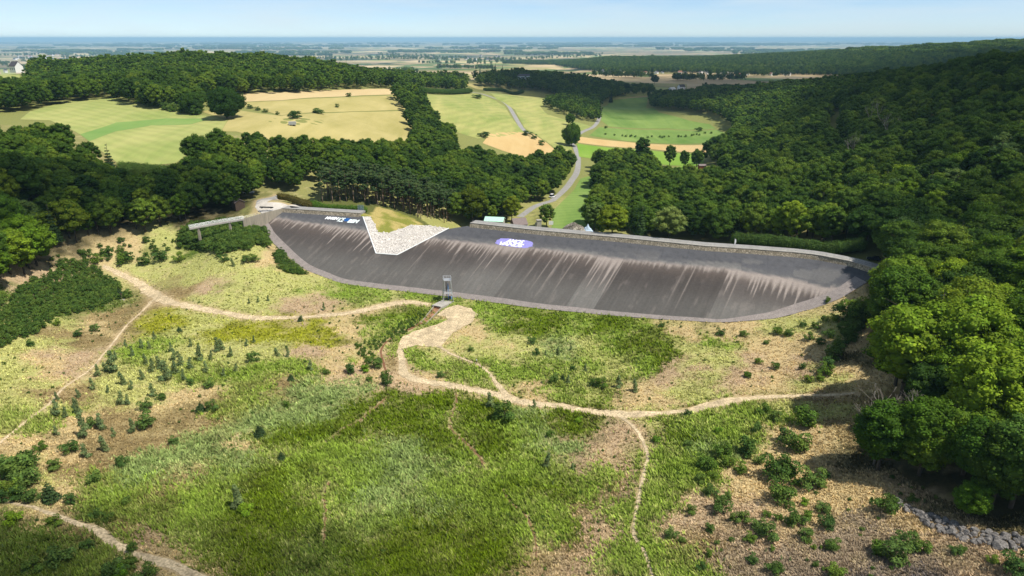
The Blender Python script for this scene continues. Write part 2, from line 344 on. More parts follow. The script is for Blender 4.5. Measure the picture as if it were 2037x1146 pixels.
# ground: basin colours measured over the real ground as scattered samples
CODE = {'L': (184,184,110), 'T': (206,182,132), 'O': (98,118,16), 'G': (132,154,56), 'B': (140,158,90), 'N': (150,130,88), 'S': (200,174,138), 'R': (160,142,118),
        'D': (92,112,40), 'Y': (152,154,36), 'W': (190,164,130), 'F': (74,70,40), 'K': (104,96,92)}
samp = """250,500,T 330,490,L 300,530,L 400,540,L 420,570,W 480,560,L 550,560,L 600,570,L 680,590,G 740,595,G 780,590,L 500,600,L 600,610,W 430,600,L 360,580,N 560,520,T 500,500,L
330,640,Y 380,645,L 450,645,Y 520,650,Y 580,655,Y 640,662,Y 700,650,T 750,650,T 680,690,T 620,690,W 560,690,L 480,690,L 400,690,L 320,690,G 260,640,N 220,630,N 180,650,T 130,680,N 60,700,L
100,730,T 30,740,L 30,800,L 60,830,G 100,780,N 150,720,W 200,760,L 280,740,L 350,760,L 420,740,G 500,740,G 560,750,G 620,740,T 680,740,W 720,700,G 740,680,T 600,780,B 680,780,B 640,820,B
560,800,B 500,790,N 460,800,G 400,830,N 320,800,T 250,810,L 200,850,N 120,850,T 100,900,T 150,940,N 220,900,N 300,860,N 300,920,B 250,960,G 350,900,B 430,880,B 500,880,T 540,850,B 450,930,B
400,980,G 330,970,N 300,1010,G 200,1000,D 380,1030,G 470,990,G 530,960,O 560,920,G 600,870,O 650,850,O 700,820,O 760,810,O 820,810,O 880,820,O 640,900,G 700,880,O 780,860,O 850,880,O 760,920,B
780,960,B 720,960,G 640,960,G 560,1010,O 480,1050,O 430,1090,O 550,1100,D 650,1100,D 750,1100,O 850,1060,O 920,1050,O 900,980,G 880,1000,B 950,940,G 1000,900,G 950,860,O 900,850,G 960,820,O
1050,830,B 1020,860,G 1100,830,O 1160,830,O 1090,880,B 1060,920,G 1040,970,O 1000,1020,G 980,1100,O 1080,1060,G 1100,1000,G 1100,960,O 1160,940,G 1180,975,N 1140,900,W 1180,870,W 1230,870,W
1200,920,W 1230,950,W 1250,1000,G 1190,1030,W 1215,985,W 1160,905,W 1225,1030,W 1180,1100,W 1130,1060,O 1160,1060,W 1220,1080,W 1120,1100,N 1200,1130,W 1250,1120,G 1320,870,O 1330,900,G 1310,950,G 1330,1000,G 1310,1060,G 1340,1100,G 1350,1140,G
1300,840,L 1360,850,G 1420,840,G 1450,870,G 1400,900,B 1380,940,G 1450,830,L 1500,830,G 1550,830,G 1620,830,L 1640,870,T 1500,980,T 1470,960,T 1450,1000,S 1500,1030,S 1430,1060,S 1520,1060,R
1400,1130,G 1480,1100,N 1550,1130,R 1650,1100,R 1700,1120,R 1600,990,T 1650,1000,T 1700,1040,R 1700,980,T 1650,930,T 1750,980,S 1800,1030,T 1850,1060,S 1900,1100,R 1990,1120,S 1780,1142,K 1760,1100,R
50,1060,D 120,1060,D 60,1110,D 180,1090,G 200,1130,D 280,1060,W 350,1080,T 440,1130,T 250,1040,N 170,1020,N 60,1010,T 40,980,L
960,620,G 1000,640,G 1060,650,O 1120,660,G 1180,665,O 1240,660,O 1290,660,G 1350,660,T 1400,670,G 1440,655,T 1000,680,L 1060,700,L 960,680,T 920,670,T 1100,700,B 1160,700,L 1220,700,G 1280,710,O
1300,730,O 1250,740,G 1200,740,L 1150,740,G 1100,740,G 1040,740,G 1000,730,G 940,700,L 900,690,L 1100,780,G 1050,780,T 1160,790,L 1200,790,G 1260,800,T 1330,790,T 1320,740,W 1380,700,L 1360,750,W
1400,730,L 1440,720,W 1420,780,L 1480,760,W 1540,760,T 1500,710,T 1560,700,T 1600,690,T 1580,740,W 1640,720,T 1640,760,L 1700,740,T 1700,680,T 1560,660,L 1620,650,L 1680,620,T 850,715,G 900,725,G
940,750,G 980,750,G 870,750,T 900,760,T 830,690,G 800,640,G 760,660,G 770,640,O 740,670,G 820,630,O 840,650,G 760,700,N 720,760,T 790,760,S 830,780,S 700,720,T 780,720,N 100,540,S 70,560,S 20,600,D
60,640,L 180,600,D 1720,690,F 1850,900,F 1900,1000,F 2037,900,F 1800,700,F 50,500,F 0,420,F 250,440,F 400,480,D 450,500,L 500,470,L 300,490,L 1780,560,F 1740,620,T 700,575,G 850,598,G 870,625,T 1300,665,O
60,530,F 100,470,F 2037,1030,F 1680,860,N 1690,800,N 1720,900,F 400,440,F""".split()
_sp = [q.split(',') for q in samp]; SP = np.array([HT(float(a), float(b))[:2] for a, b, c in _sp]); SC = np.array([[lin(v) / KALB for v in CODE[c]] for a, b, c in _sp])
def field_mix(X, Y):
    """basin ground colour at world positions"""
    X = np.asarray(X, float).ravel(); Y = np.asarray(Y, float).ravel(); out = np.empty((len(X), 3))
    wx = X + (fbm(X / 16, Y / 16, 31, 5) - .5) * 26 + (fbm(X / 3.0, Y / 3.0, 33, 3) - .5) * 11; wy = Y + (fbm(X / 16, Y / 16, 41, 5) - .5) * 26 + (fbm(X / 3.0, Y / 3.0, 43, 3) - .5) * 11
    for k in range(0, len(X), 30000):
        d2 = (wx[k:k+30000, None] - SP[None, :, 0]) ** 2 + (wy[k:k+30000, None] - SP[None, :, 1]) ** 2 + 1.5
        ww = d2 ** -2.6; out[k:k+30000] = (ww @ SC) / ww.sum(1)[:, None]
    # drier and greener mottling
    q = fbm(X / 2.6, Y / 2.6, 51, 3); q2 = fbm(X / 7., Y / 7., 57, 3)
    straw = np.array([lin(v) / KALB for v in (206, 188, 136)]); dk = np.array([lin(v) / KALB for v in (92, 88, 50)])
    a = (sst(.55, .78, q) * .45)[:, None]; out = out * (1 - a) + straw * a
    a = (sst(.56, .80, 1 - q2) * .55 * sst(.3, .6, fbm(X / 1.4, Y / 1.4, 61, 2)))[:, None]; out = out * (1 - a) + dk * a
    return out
# ------------------------------------------------------------------ paths and roads (real strips on the ground)
def strip(name, pxs, wd, mat, label=None, **k):
    if mat is M_path: k.setdefault('rag', .8)
    o = ribbon(name, pxs, wd, mat, **k); return tag(o, label, None, None, 'structure')
strip('path', [(205,530),(228,540),(255,553),(280,567),(305,585),(330,599),(370,608),(430,620),(480,630),(540,633),(620,630),(700,622),(760,609),(800,601),(852,606)],
      [1.4,2,2.6,3.2,4,3.8,3,2.8,2.8,2.4,2.2,3.0,4.2,3.2,2], M_path, 'pale footpath crossing the basin floor left of the intake tower')
strip('path', [(322,597),(305,598),(285,618),(250,650),(215,695),(180,735),(130,770),(85,815),(45,845),(0,882)], [2.2,1.6,.7,.6,.55,.5,.55,.5,.55,.5], M_path, 'thin trodden track branching down the left slope', off=.09)
strip('path', [(800,685),(797,700),(801,722),(806,745),(840,758),(900,768),(960,780),(1000,790),(1050,802),(1100,806),(1150,815),(1200,822),(1250,825),(1300,824),(1370,818),(1430,802),(1500,793),(1560,789),(1620,787),(1700,782)],
      [1.4,1.8,2.2,2.8,3.2,3.6,3.2,3.0,2.6,2.4,2.4,2.6,3.4,2.0,2.2,3.4,2.6,1.7,1.4,1.2], M_path, 'pale footpath curving across the basin to the right bank')
strip('path', [(872,688),(905,708),(950,725),(975,745),(990,765),(1012,790)], [1.2,.7,.8,.8,1.3,2.0], M_path, 'narrow footpath the walker is on', off=.1)
strip('path', [(1225,822),(1255,845),(1275,870),(1288,905),(1283,935),(1272,985),(1264,1030),(1262,1065),(1280,1095),(1300,1150)], [1.4,1.0,.8,.75,.75,.7,.65,.6,.5,.5], M_path, 'hair-thin track running from the path fork to the lower edge', off=.1, step=.6)
strip('path', [(-20,992),(15,1000),(60,1008),(110,1025),(150,1040),(195,1055),(225,1080),(270,1102),(320,1120),(370,1140),(410,1165)], [.5,.6,.7,.8,1.0,1.5,1.6,1.5,1.6,1.8,1.8], M_path, 'stony track in the lower left corner', step=.6)
strip('path', [(300,1108),(340,1117),(380,1135),(430,1160)], [.5,.6,.6,.6], M_path, 'second wheel rut beside the stony track', step=.6, off=.09)
plaza = poly_world([(868,628),(885,614),(912,607),(938,614),(950,626),(940,640),(922,650),(902,662),(888,678),(876,692),(855,690),(830,688),(800,694),(793,684),(800,672),(820,661),(850,652),(872,645),(890,637),(886,630)])
tag(drape('path', plaza, 1.2, T, .12, [M_path], jit=.5), 'broad bare trodden patch in front of the intake tower', kind='structure')
M_gully = noisy('gully_mud', alb(150, 118, 84), .35, 1.0, .4, scale2=5)
strip('gully', [(770,790),(752,808),(735,820),(712,840),(690,850),(655,875)], [.4,.7,.6,.4,.3,.2], M_gully, 'eroded gully in the dark reeds left of centre', step=.5, rag=1.0, off=.1)
strip('gully', [(905,770),(908,800),(895,845),(920,875),(945,900),(965,926)], [.2,.35,.25,.5,.55,.6], M_gully, 'eroded gully in the dark reeds at the centre', step=.5, rag=1.0, off=.1)
strip('gully', [(1000,975),(1015,1000),(1040,1020),(1058,1050),(1066,1080),(1066,1110)], [.2,.35,.25,.35,.4,.25], M_gully, 'eroded gully near the lower edge', step=.5, rag=1.0, off=.1)
strip('gully', [(655,960),(646,985),(648,1020),(645,1080)], [.4,.5,.4,.3], M_gully, 'short eroded gully among reeds', step=.5, rag=1.0, off=.1)
strip('stream', [(838,642),(815,655),(785,668),(765,685),(758,700),(762,720),(768,740),(772,760)], [1.3,.9,.6,.5,.5,.6,.5,.3], noisy('reddish_stream_bed', alb(140, 100, 74), .35, 1.2, .3), 'reddish stream bed below the outlet', step=.6, rag=1.0, off=.08)
RB = dict(rag=.05, keep=True, step=3)
strip('road', [(1098,400),(1112,388),(1128,372),(1138,358),(1146,346),(1150,330),(1150,312),(1146,300),(1143,290)], [4,4,4.5,4.5,4.5,4,4,4,4], M_road, 'grey valley road left of the green meadow', **RB)
strip('road', [(1034,432),(1045,424),(1062,412),(1080,405),(1098,400)], [4]*5, M_road, 'pale track leading to the buildings behind the dam', **RB)
strip('road', [(1143,290),(1138,284),(1150,268),(1164,260),(1178,254),(1188,244),(1194,228),(1196,214)], [4.5]*8, M_road, 'grey valley road passing the round lone tree', **RB)
strip('road', [(955,186),(985,196),(1000,202),(1012,212),(1022,228),(1030,242),(1040,257),(1052,266)], [5]*8, M_road, 'grey farm road climbing between the meadows', **RB)
strip('road', [(860,181),(905,182),(955,186)], [5]*3, M_road, 'pale road at the top of the meadows', **RB)
strip('road', [(545,398),(528,399),(520,404),(523,410),(545,413),(580,412),(615,412),(660,413),(712,417)], [5,5,5,6,9,9,6,4,4], noisy('pale_gravel', alb(214, 205, 192), .14, .4, .1, scale2=3), 'pale gravel forecourt and access road at the left dam end', off=.12, rag=.1, step=2)
strip('road', [(560,390),(550,394),(530,397),(520,404)], [5]*4, M_road, 'grey road entering the trees at the left dam end', off=.1, rag=.1, step=2)
# ------------------------------------------------------------------ fields
def fieldmat(name, c, c2, ang, sc=.12, amt=.5, wv=None):
    m, n, l, b = new_mat(name); tcn = N(n, 'ShaderNodeTexCoord'); mpn = N(n, 'ShaderNodeMapping', Rotation=(0, 0, ang), Scale=(1, .14, 1)); l(tcn.outputs['Object'], mpn.inputs[0])
    t = N(n, 'ShaderNodeTexNoise', Scale=sc, Detail=7, Roughness=.65, Distortion=.6); l(mpn.outputs[0], t.inputs['Vector'])
    t2 = N(n, 'ShaderNodeTexNoise', Scale=.02, Detail=5, Roughness=.6); l(tcn.outputs['Object'], t2.inputs['Vector'])
    ad = N(n, 'ShaderNodeMath', operation='ADD'); l(t.outputs[0], ad.inputs[0]); l(t2.outputs[0], ad.inputs[1])
    r = ramp(n, [(.38, c), (.62, c2)]); mu = N(n, 'ShaderNodeMath', operation='MULTIPLY'); mu.inputs[1].default_value = .5; l(ad.outputs[0], mu.inputs[0]); l(mu.outputs[0], r.inputs[0])
    out = r.outputs[0]
    if wv:
        wn = N(n, 'ShaderNodeTexWave', Scale=wv, Distortion=5.0); mp2 = N(n, 'ShaderNodeMapping', Rotation=(0, 0, ang)); l(tcn.outputs['Object'], mp2.inputs[0]); l(mp2.outputs[0], wn.inputs['Vector'])
        wn.inputs['Detail'].default_value = 3; wn.inputs['Detail Scale'].default_value = .6
        r3 = ramp(n, [(.0, .94), (1, 1.05)]); l(wn.outputs[0], r3.inputs[0]); m3 = N(n, 'ShaderNodeMix', data_type='RGBA', blend_type='MULTIPLY'); m3.inputs['Factor'].default_value = 1
        l(out, m3.inputs['A']); l(r3.outputs[0], m3.inputs['B']); out = m3.outputs['Result']
    l(out, b.inputs['Base Color']); return m
FM = {'lime': fieldmat('mown_meadow', alb(150, 166, 88), alb(192, 190, 118), rad(-60), .06, wv=.035),
      'green': fieldmat('green_meadow', alb(108, 142, 62), alb(146, 170, 88), rad(80), .05, wv=.05),
      'gband': fieldmat('fresh_grass_band', alb(122, 160, 80), alb(150, 174, 96), rad(-60), .06),
      'straw': fieldmat('stubble', alb(216, 190, 138), alb(228, 204, 152), rad(-80), .05, wv=.06),
      'dry': fieldmat('dry_meadow', alb(176, 166, 98), alb(208, 192, 128), rad(-80), .05),
      'dirt': fieldmat('dry_mound', alb(214, 180, 120), alb(226, 196, 138), 0, .1),
      'limed': fieldmat('summer_meadow', alb(150, 164, 86), alb(194, 188, 116), rad(20), .05, wv=.03),
      'bright': fieldmat('bright_grass', alb(122, 166, 52), alb(150, 180, 74), 0, .06)}
def field(pxs, m, label, off=.12, sp=9): tag(drape('field', poly_world(pxs), sp, T, off, [FM[m]], edge=5), label, kind='structure')
field([(40,238),(60,222),(110,208),(150,200),(215,195),(300,210),(392,228),(455,236),(440,262),(400,292),(350,325),(240,330),(200,300),(150,262),(100,240)], 'lime', 'mown light green meadow on the left hillside', sp=7)
field([(160,268),(232,244),(330,236),(420,236),(380,248),(300,250),(230,262),(178,282)], 'gband', 'fresher green band across the left meadow', .2, sp=7)
field([(455,204),(470,186),(560,183),(700,178),(776,177),(790,188),(720,190),(640,194),(560,200),(470,204)], 'straw', 'pale stubble strip below the wooded hill')
field([(455,208),(480,205),(560,201),(640,196),(720,192),(796,190),(812,206),(806,218),(700,222),(620,224),(560,230),(520,218)], 'dry', 'dry meadow with scattered bushes')
field([(400,222),(450,215),(560,231),(620,226),(700,223),(822,220),(826,240),(824,280),(760,300),(600,300),(470,262),(440,262),(455,238)], 'dry', 'dry meadow above the tree belt')
field([(838,184),(880,183),(950,187),(985,200),(1004,212),(1016,232),(1030,250),(1042,264),(1000,272),(950,276),(905,262),(875,240),(855,210)], 'limed', 'striped light green meadow left of the farm road', sp=9)
field([(960,181),(1010,184),(1060,188),(1120,205),(1090,206),(1075,212),(1090,228),(1130,240),(1158,246),(1176,252),(1150,264),(1134,284),(1138,300),(1120,306),(1090,284),(1060,264),(1044,256),(1034,238),(1024,218),(1002,204),(985,196)], 'limed', 'light green meadow right of the farm road', sp=9)
field([(1198,212),(1215,200),(1290,193),(1285,214),(1310,224),(1370,240),(1412,247),(1424,256),(1330,256),(1212,252),(1196,240)], 'green', 'bright green meadow in the valley', sp=12)
field([(1192,253),(1330,258),(1424,258),(1450,268),(1440,280),(1330,286),(1240,280),(1172,270)], 'green', 'striped green meadow nearer the valley road', sp=9)
field([(1152,272),(1240,282),(1330,288),(1440,284),(1430,304),(1380,303),(1290,296),(1150,284)], 'dirt', 'straw coloured strip beside the green meadow')
field([(1148,286),(1290,299),(1400,306),(1400,330),(1290,325),(1152,312)], 'bright', 'yellow green grass in front of the valley trees')
field([(1154,356),(1175,350),(1190,352),(1190,385),(1172,440),(1165,468),(1090,468),(1100,420),(1120,400),(1142,378)], 'green', 'green meadow behind the dam', sp=6)
field([(975,266),(1020,262),(1060,266),(1090,286),(1112,305),(1100,322),(1060,318),(1000,300),(960,285)], 'dirt', 'dry straw coloured mound')
field([(922,166),(960,164),(1008,174),(1000,180),(950,178)], 'dry', 'small dry meadow by the copse')
field([(0,138),(30,140),(42,160),(0,172)], 'lime', 'light meadow beside the white house')
field([(258,338),(300,334),(345,345),(330,356),(280,358),(255,350)], 'dry', 'small dry clearing in the left wood')
field([(1310,340),(1360,330),(1425,336),(1432,372),(1310,374)], 'bright', 'shaded grass glade in the right wood')
field([(1198,196),(1212,180),(1300,172),(1345,176),(1330,186),(1290,190),(1215,199)], 'limed', 'light meadow beyond the valley copse', sp=20)
# ------------------------------------------------------------------ ground sheet
def axis(lo, hi, step, lim_lo, lim_hi, g):
    a = list(np.arange(lo, hi, step)); s = step
    while a[-1] < lim_hi: s *= g; a.append(a[-1] + s)
    b = [lo]; s = step
    while b[-1] > lim_lo: s *= g; b.append(b[-1] - s)
    return np.array(b[::-1][:-1] + a)
gxs = axis(-175, 175, 1.15, -42000, 42000, 1.03); gys = axis(86, 330, 1.15, -1500, 60000, 1.022)
GX, GY = np.meshgrid(gxs, gys); GZ = T(GX, GY); nx, ny = len(gxs), len(gys)
gi = np.arange(nx * ny).reshape(ny, nx); Q = np.stack([gi[:-1, :-1], gi[:-1, 1:], gi[1:, 1:], gi[1:, :-1]], -1).reshape(-1, 4)
Xf, Yf, Zf = GX.ravel(), GY.ravel(), GZ.ravel()
gcol = np.tile(np.array(alb(146, 148, 84)[:3]), (len(Xf), 1))
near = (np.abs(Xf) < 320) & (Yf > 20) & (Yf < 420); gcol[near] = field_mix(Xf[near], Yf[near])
soil = np.array(alb(204, 178, 138)[:3]); dn_ = near & (Yf < 330)
ii = np.where(dn_)[0]; wgt = np.zeros(len(ii))
for c, hw in PATHS:
    bb = (Xf[ii] > c[:, 0].min() - 6) & (Xf[ii] < c[:, 0].max() + 6) & (Yf[ii] > c[:, 1].min() - 6) & (Yf[ii] < c[:, 1].max() + 6); jj = np.where(bb)[0]
    for k in range(0, len(jj), 4000):
        q = jj[k:k+4000]; d = np.hypot(Xf[ii[q], None] - c[None, :, 0], Yf[ii[q], None] - c[None, :, 1]) - hw[None, :]
        dd = d.min(1) ; mh = hw[d.argmin(1)]; wgt[q] = np.maximum(wgt[q], 1 - sst(0, 1.2 + mh * .8, dd + (fbm(Xf[ii[q]] / 2, Yf[ii[q]] / 2, 71, 2) - .5) * 2.2))
gcol[ii] = gcol[ii] * (1 - .75 * wgt[:, None]) + soil * .75 * wgt[:, None]
Df, _, capf = crest_dist(Xf, Yf); bk = (np.abs(Xf) < 150) & (Df < 0) & (Df > -45) & ~capf; gcol[bk] = np.array(alb(104, 108, 56)[:3])
br = (breach(Xf, Yf) < 17) & (np.abs(Df) < 40) & (np.abs(Xf + 40) < 40)
q = fbm(Xf / 4, Yf / 4, 81, 3)[:, None]; gcol[br] = (np.array(alb(190, 172, 106)[:3]) * sst(.35, .6, q) + np.array(alb(140, 142, 62)[:3]) * (1 - sst(.35, .6, q)))[br]
gm, n, l, b = new_mat('ground'); at = N(n, 'ShaderNodeAttribute', attribute_name='col'); tcn = N(n, 'ShaderNodeTexCoord')
t = N(n, 'ShaderNodeTexNoise', Scale=1.7, Detail=8, Roughness=.72); l(tcn.outputs['Object'], t.inputs['Vector'])
r = ramp(n, [(.28, .55), (.5, 1.), (.74, 1.5)]); l(t.outputs[0], r.inputs[0])
mu = N(n, 'ShaderNodeMix', data_type='RGBA', blend_type='MULTIPLY'); mu.inputs['Factor'].default_value = .8; l(at.outputs['Color'], mu.inputs['A']); l(r.outputs[0], mu.inputs['B'])
# far plain: patchwork of fields
mpn = N(n, 'ShaderNodeMapping', Scale=(.0052, .0034, .0)); mpn.inputs['Rotation'].default_value = (0, 0, .35); l(tcn.outputs['Object'], mpn.inputs[0])
vo = N(n, 'ShaderNodeTexVoronoi', Scale=1.0, distance='CHEBYCHEV', Randomness=.85); l(mpn.outputs[0], vo.inputs['Vector']); sc = N(n, 'ShaderNodeSeparateColor'); l(vo.outputs['Color'], sc.inputs[0])
rf = ramp(n, [(0, alb(222, 196, 148)), (.28, alb(204, 184, 134)), (.42, alb(132, 150, 84)), (.56, alb(180, 172, 108)), (.70, alb(224, 200, 156)), (.84, alb(104, 130, 66)), (.95, alb(170, 150, 110))]); rf.color_ramp.interpolation = 'CONSTANT'; l(sc.outputs[0], rf.inputs[0])
nf = N(n, 'ShaderNodeTexNoise', Scale=.0009, Detail=5, Roughness=.6); l(tcn.outputs['Object'], nf.inputs['Vector']); rw = ramp(n, [(.57, 0.), (.60, 1.)]); l(nf.outputs[0], rw.inputs[0])
mw = N(n, 'ShaderNodeMix', data_type='RGBA'); l(rf.outputs[0], mw.inputs['A']); mw.inputs['B'].default_value = (.035, .055, .03, 1); l(rw.outputs[0], mw.inputs['Factor'])
n9 = N(n, 'ShaderNodeTexNoise', Scale=.00035, Detail=7, Roughness=.7); l(tcn.outputs['Object'], n9.inputs['Vector']); r9 = ramp(n, [(.42, .35), (.58, 1.35)]); l(n9.outputs[0], r9.inputs[0]); m9 = N(n, 'ShaderNodeMix', data_type='RGBA', blend_type='MULTIPLY'); m9.inputs['Factor'].default_value = .8; l(mw.outputs['Result'], m9.inputs['A']); l(r9.outputs[0], m9.inputs['B'])
fa = N(n, 'ShaderNodeAttribute', attribute_name='farmix'); mf = N(n, 'ShaderNodeMix', data_type='RGBA'); l(fa.outputs['Fac'], mf.inputs['Factor']); l(mu.outputs['Result'], mf.inputs['A']); l(m9.outputs['Result'], mf.inputs['B'])
l(mf.outputs['Result'], b.inputs['Base Color']); bp = N(n, 'ShaderNodeBump', Strength=.7, Distance=.25); l(t.outputs[0], bp.inputs['Height']); l(bp.outputs[0], b.inputs['Normal'])
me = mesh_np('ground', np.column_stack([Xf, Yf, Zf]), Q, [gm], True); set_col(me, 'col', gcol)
fm = sst(1150, 1350, np.hypot(Xf, Yf) + (fbm(Xf / 90, Yf / 90, 4, 2) - .5) * 200); a_ = me.attributes.new('farmix', 'FLOAT', 'POINT'); a_.data.foreach_set('value', fm.astype(np.float32))
tag(link('ground', me), 'grassy basin floor, hillsides and the plain beyond', kind='structure')
# ------------------------------------------------------------------ dam
def fhit(px, py): return hit(px, py, face_z)[:2]
def along(u, off=0):
    """point on the crest line at arc length u, shifted off metres downstream (-) or upstream (+)"""
    u_ = np.clip(u, 0, CUM[-1] - 1e-6); i = int(np.searchsorted(CUM, u_, side='right') - 1); i = min(i, len(SEG) - 1)
    d = (CW[i + 1] - CW[i]) / SEG[i]; n = np.array([d[1], -d[0]]); return CW[i] + d * (u - CUM[i]) + n * off
def arc_of(px, py, sk=0): h = fhit(px, py); c = crest_dist(h[0], h[1]); return float(c[1]) + sk * abs(float(c[0]))
U1 = arc_of(722, 433); U2 = arc_of(930, 452)
left_c = [tuple(CW[0])] + [tuple(along(U1 - .5))]
notch = [tuple(fhit(748, 505)), tuple(fhit(790, 508)), tuple(fhit(838, 482)), tuple(fhit(893, 456))]
right_c = [tuple(along(U2))] + [tuple(c) for c in CW[3:]]
facepoly = left_c + notch + right_c + base[::-1]
SV = np.array([.855, -.52])
def s_of(px, py): return float(fhit(px, py) @ SV)
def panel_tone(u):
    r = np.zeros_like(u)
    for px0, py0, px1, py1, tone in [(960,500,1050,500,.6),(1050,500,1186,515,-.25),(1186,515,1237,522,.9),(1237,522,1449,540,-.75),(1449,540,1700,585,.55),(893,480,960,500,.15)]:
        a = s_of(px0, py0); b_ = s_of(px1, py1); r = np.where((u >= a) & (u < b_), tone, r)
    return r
def facecol(X, Y):
    D, arc, _ = crest_dist(X, Y); D = np.abs(D); c = lambda *v: np.array([lin(q) / KALB for q in v]); u = X * SV[0] + Y * SV[1]
    top = c(94, 94, 97); mid = c(142, 138, 132); pale = c(170, 158, 149); dark = c(88, 82, 78); low = c(112, 109, 104); bro = c(98, 87, 80)
    tone = panel_tone(u); rightk = sst(180, 215, arc); leftk = 1 - sst(62, 70, arc)
    n1 = fbm(u / .55, D / 60, 101, 2); n3 = fbm(arc / 14, D / 5, 107, 3); n4 = fbm(u / .9, D / 3, 109, 3)
    col = top[None] * (.88 + .26 * n3)[:, None]
    for dj in (2.6, 5.2): col = col * (1 - .16 * np.exp(-((D - dj) / .22) ** 2))[:, None]
    col = col * (1 - .14 * np.exp(-(((arc % 9.0) - 4.5) / .2) ** 2))[:, None] * (.93 + .14 * fbm(arc / 1.2, D / .5, 161, 2))[:, None]
    patch = sst(.52, .58, vnoise(arc / 9, D / 4, 151)) * sst(120, 200, arc) * .35 * sst(2, 5, D); col = col * (1 - patch[:, None]) + mid * patch[:, None]
    d0 = np.interp(arc, [5, 11.8, 36, 84, 117, 145, 171, 189, 208, 226, 240], [4.5, 5.6, 8.0, 9.0, 7.6, 8.8, 8.4, 8.2, 10.6, 12.2, 10]) + (n3 - .5) * 1.4
    k = sst(-3.0, -.3, D - d0) * (.2 + .55 * sst(.45, .6, fbm(arc / 22, D / .8, 111, 3))); col = col * (1 - k[:, None]) + mid * k[:, None]
    per = 1.75 + .0 * u; ph = u / per + 2.6 * (vnoise(u / 5.0, u * 0, 131) - .5); tri = 1 - np.abs((ph % 1) - .5) * 2; cell = vnoise(np.floor(ph) * 7.3 + .5, u * 0, 137)
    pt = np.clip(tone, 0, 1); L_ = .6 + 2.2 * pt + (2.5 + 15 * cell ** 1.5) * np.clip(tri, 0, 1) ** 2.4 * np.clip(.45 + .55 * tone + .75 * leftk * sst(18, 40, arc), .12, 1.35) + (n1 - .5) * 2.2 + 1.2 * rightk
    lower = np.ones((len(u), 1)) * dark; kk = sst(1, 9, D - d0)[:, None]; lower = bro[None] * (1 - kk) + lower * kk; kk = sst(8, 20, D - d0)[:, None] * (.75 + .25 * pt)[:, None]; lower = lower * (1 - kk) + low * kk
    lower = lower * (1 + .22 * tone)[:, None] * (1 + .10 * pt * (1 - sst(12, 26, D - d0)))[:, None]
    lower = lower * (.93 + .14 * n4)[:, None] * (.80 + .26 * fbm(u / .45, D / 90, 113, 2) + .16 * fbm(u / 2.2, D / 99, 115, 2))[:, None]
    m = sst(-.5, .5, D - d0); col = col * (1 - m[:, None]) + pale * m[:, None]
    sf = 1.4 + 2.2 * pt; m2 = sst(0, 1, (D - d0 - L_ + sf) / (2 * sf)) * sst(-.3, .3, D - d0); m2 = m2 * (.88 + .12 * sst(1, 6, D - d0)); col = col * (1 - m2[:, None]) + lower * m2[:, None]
    for px, py in [(1040,560),(1066,560),(1085,560),(1098,545),(1128,540),(1000,540),(945,540),(1448,600),(1229,540),(1180,570),(1330,600),(828,520),(1330,640)]:
        uj = s_of(px, py); k = np.exp(-((u - uj) / .2) ** 2) * sst(0, 2, D - d0) * (1 - sst(16, 34, D)) * .55; col = col * (1 - k[:, None]) + pale * k[:, None]
    k = sst(.60, .76, fbm(u / 1.3, D / 5, 117, 4)) * sst(10, 20, D) * .18; col = col * (1 - k[:, None]) + pale * k[:, None]
    return col
dam = empty('dam', (float(along(120)[0]), float(along(120)[1]), 0)); tag(dam, 'grey asphalt-faced embankment dam with a stone parapet and a V-shaped breach', 'dam'); dl = Matrix.Translation(-dam.location)
def own(o, root): o.parent = root; o.matrix_parent_inverse = Matrix.Translation(-root.location); return o
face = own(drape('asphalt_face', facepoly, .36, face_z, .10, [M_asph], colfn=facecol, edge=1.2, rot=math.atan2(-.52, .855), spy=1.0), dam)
toe_w = np.interp(np.arange(len(base)), [0, 3, 7, 12, 18, 20, 22, 25], [3.4, 3.2, 2.2, 2.4, 1.3, 2.8, 4.6, 5.0])
fin = []
for i, p in enumerate(base):   # centre line of the strip, just inside the foot of the face
    a = np.array(base[max(i - 1, 0)]); b_ = np.array(base[min(i + 1, len(base) - 1)]); d = (b_ - a) / np.hypot(*(b_ - a)); n_ = np.array([-d[1], d[0]]); fin.append(tuple(np.array(p) + n_ * toe_w[i] * .5))
own(ribbon('toe_strip', None, toe_w, M_toe, off=.16, step=1.2, rag=.03, fn=face_z, world=fin, keep=False, nacross=7), dam)
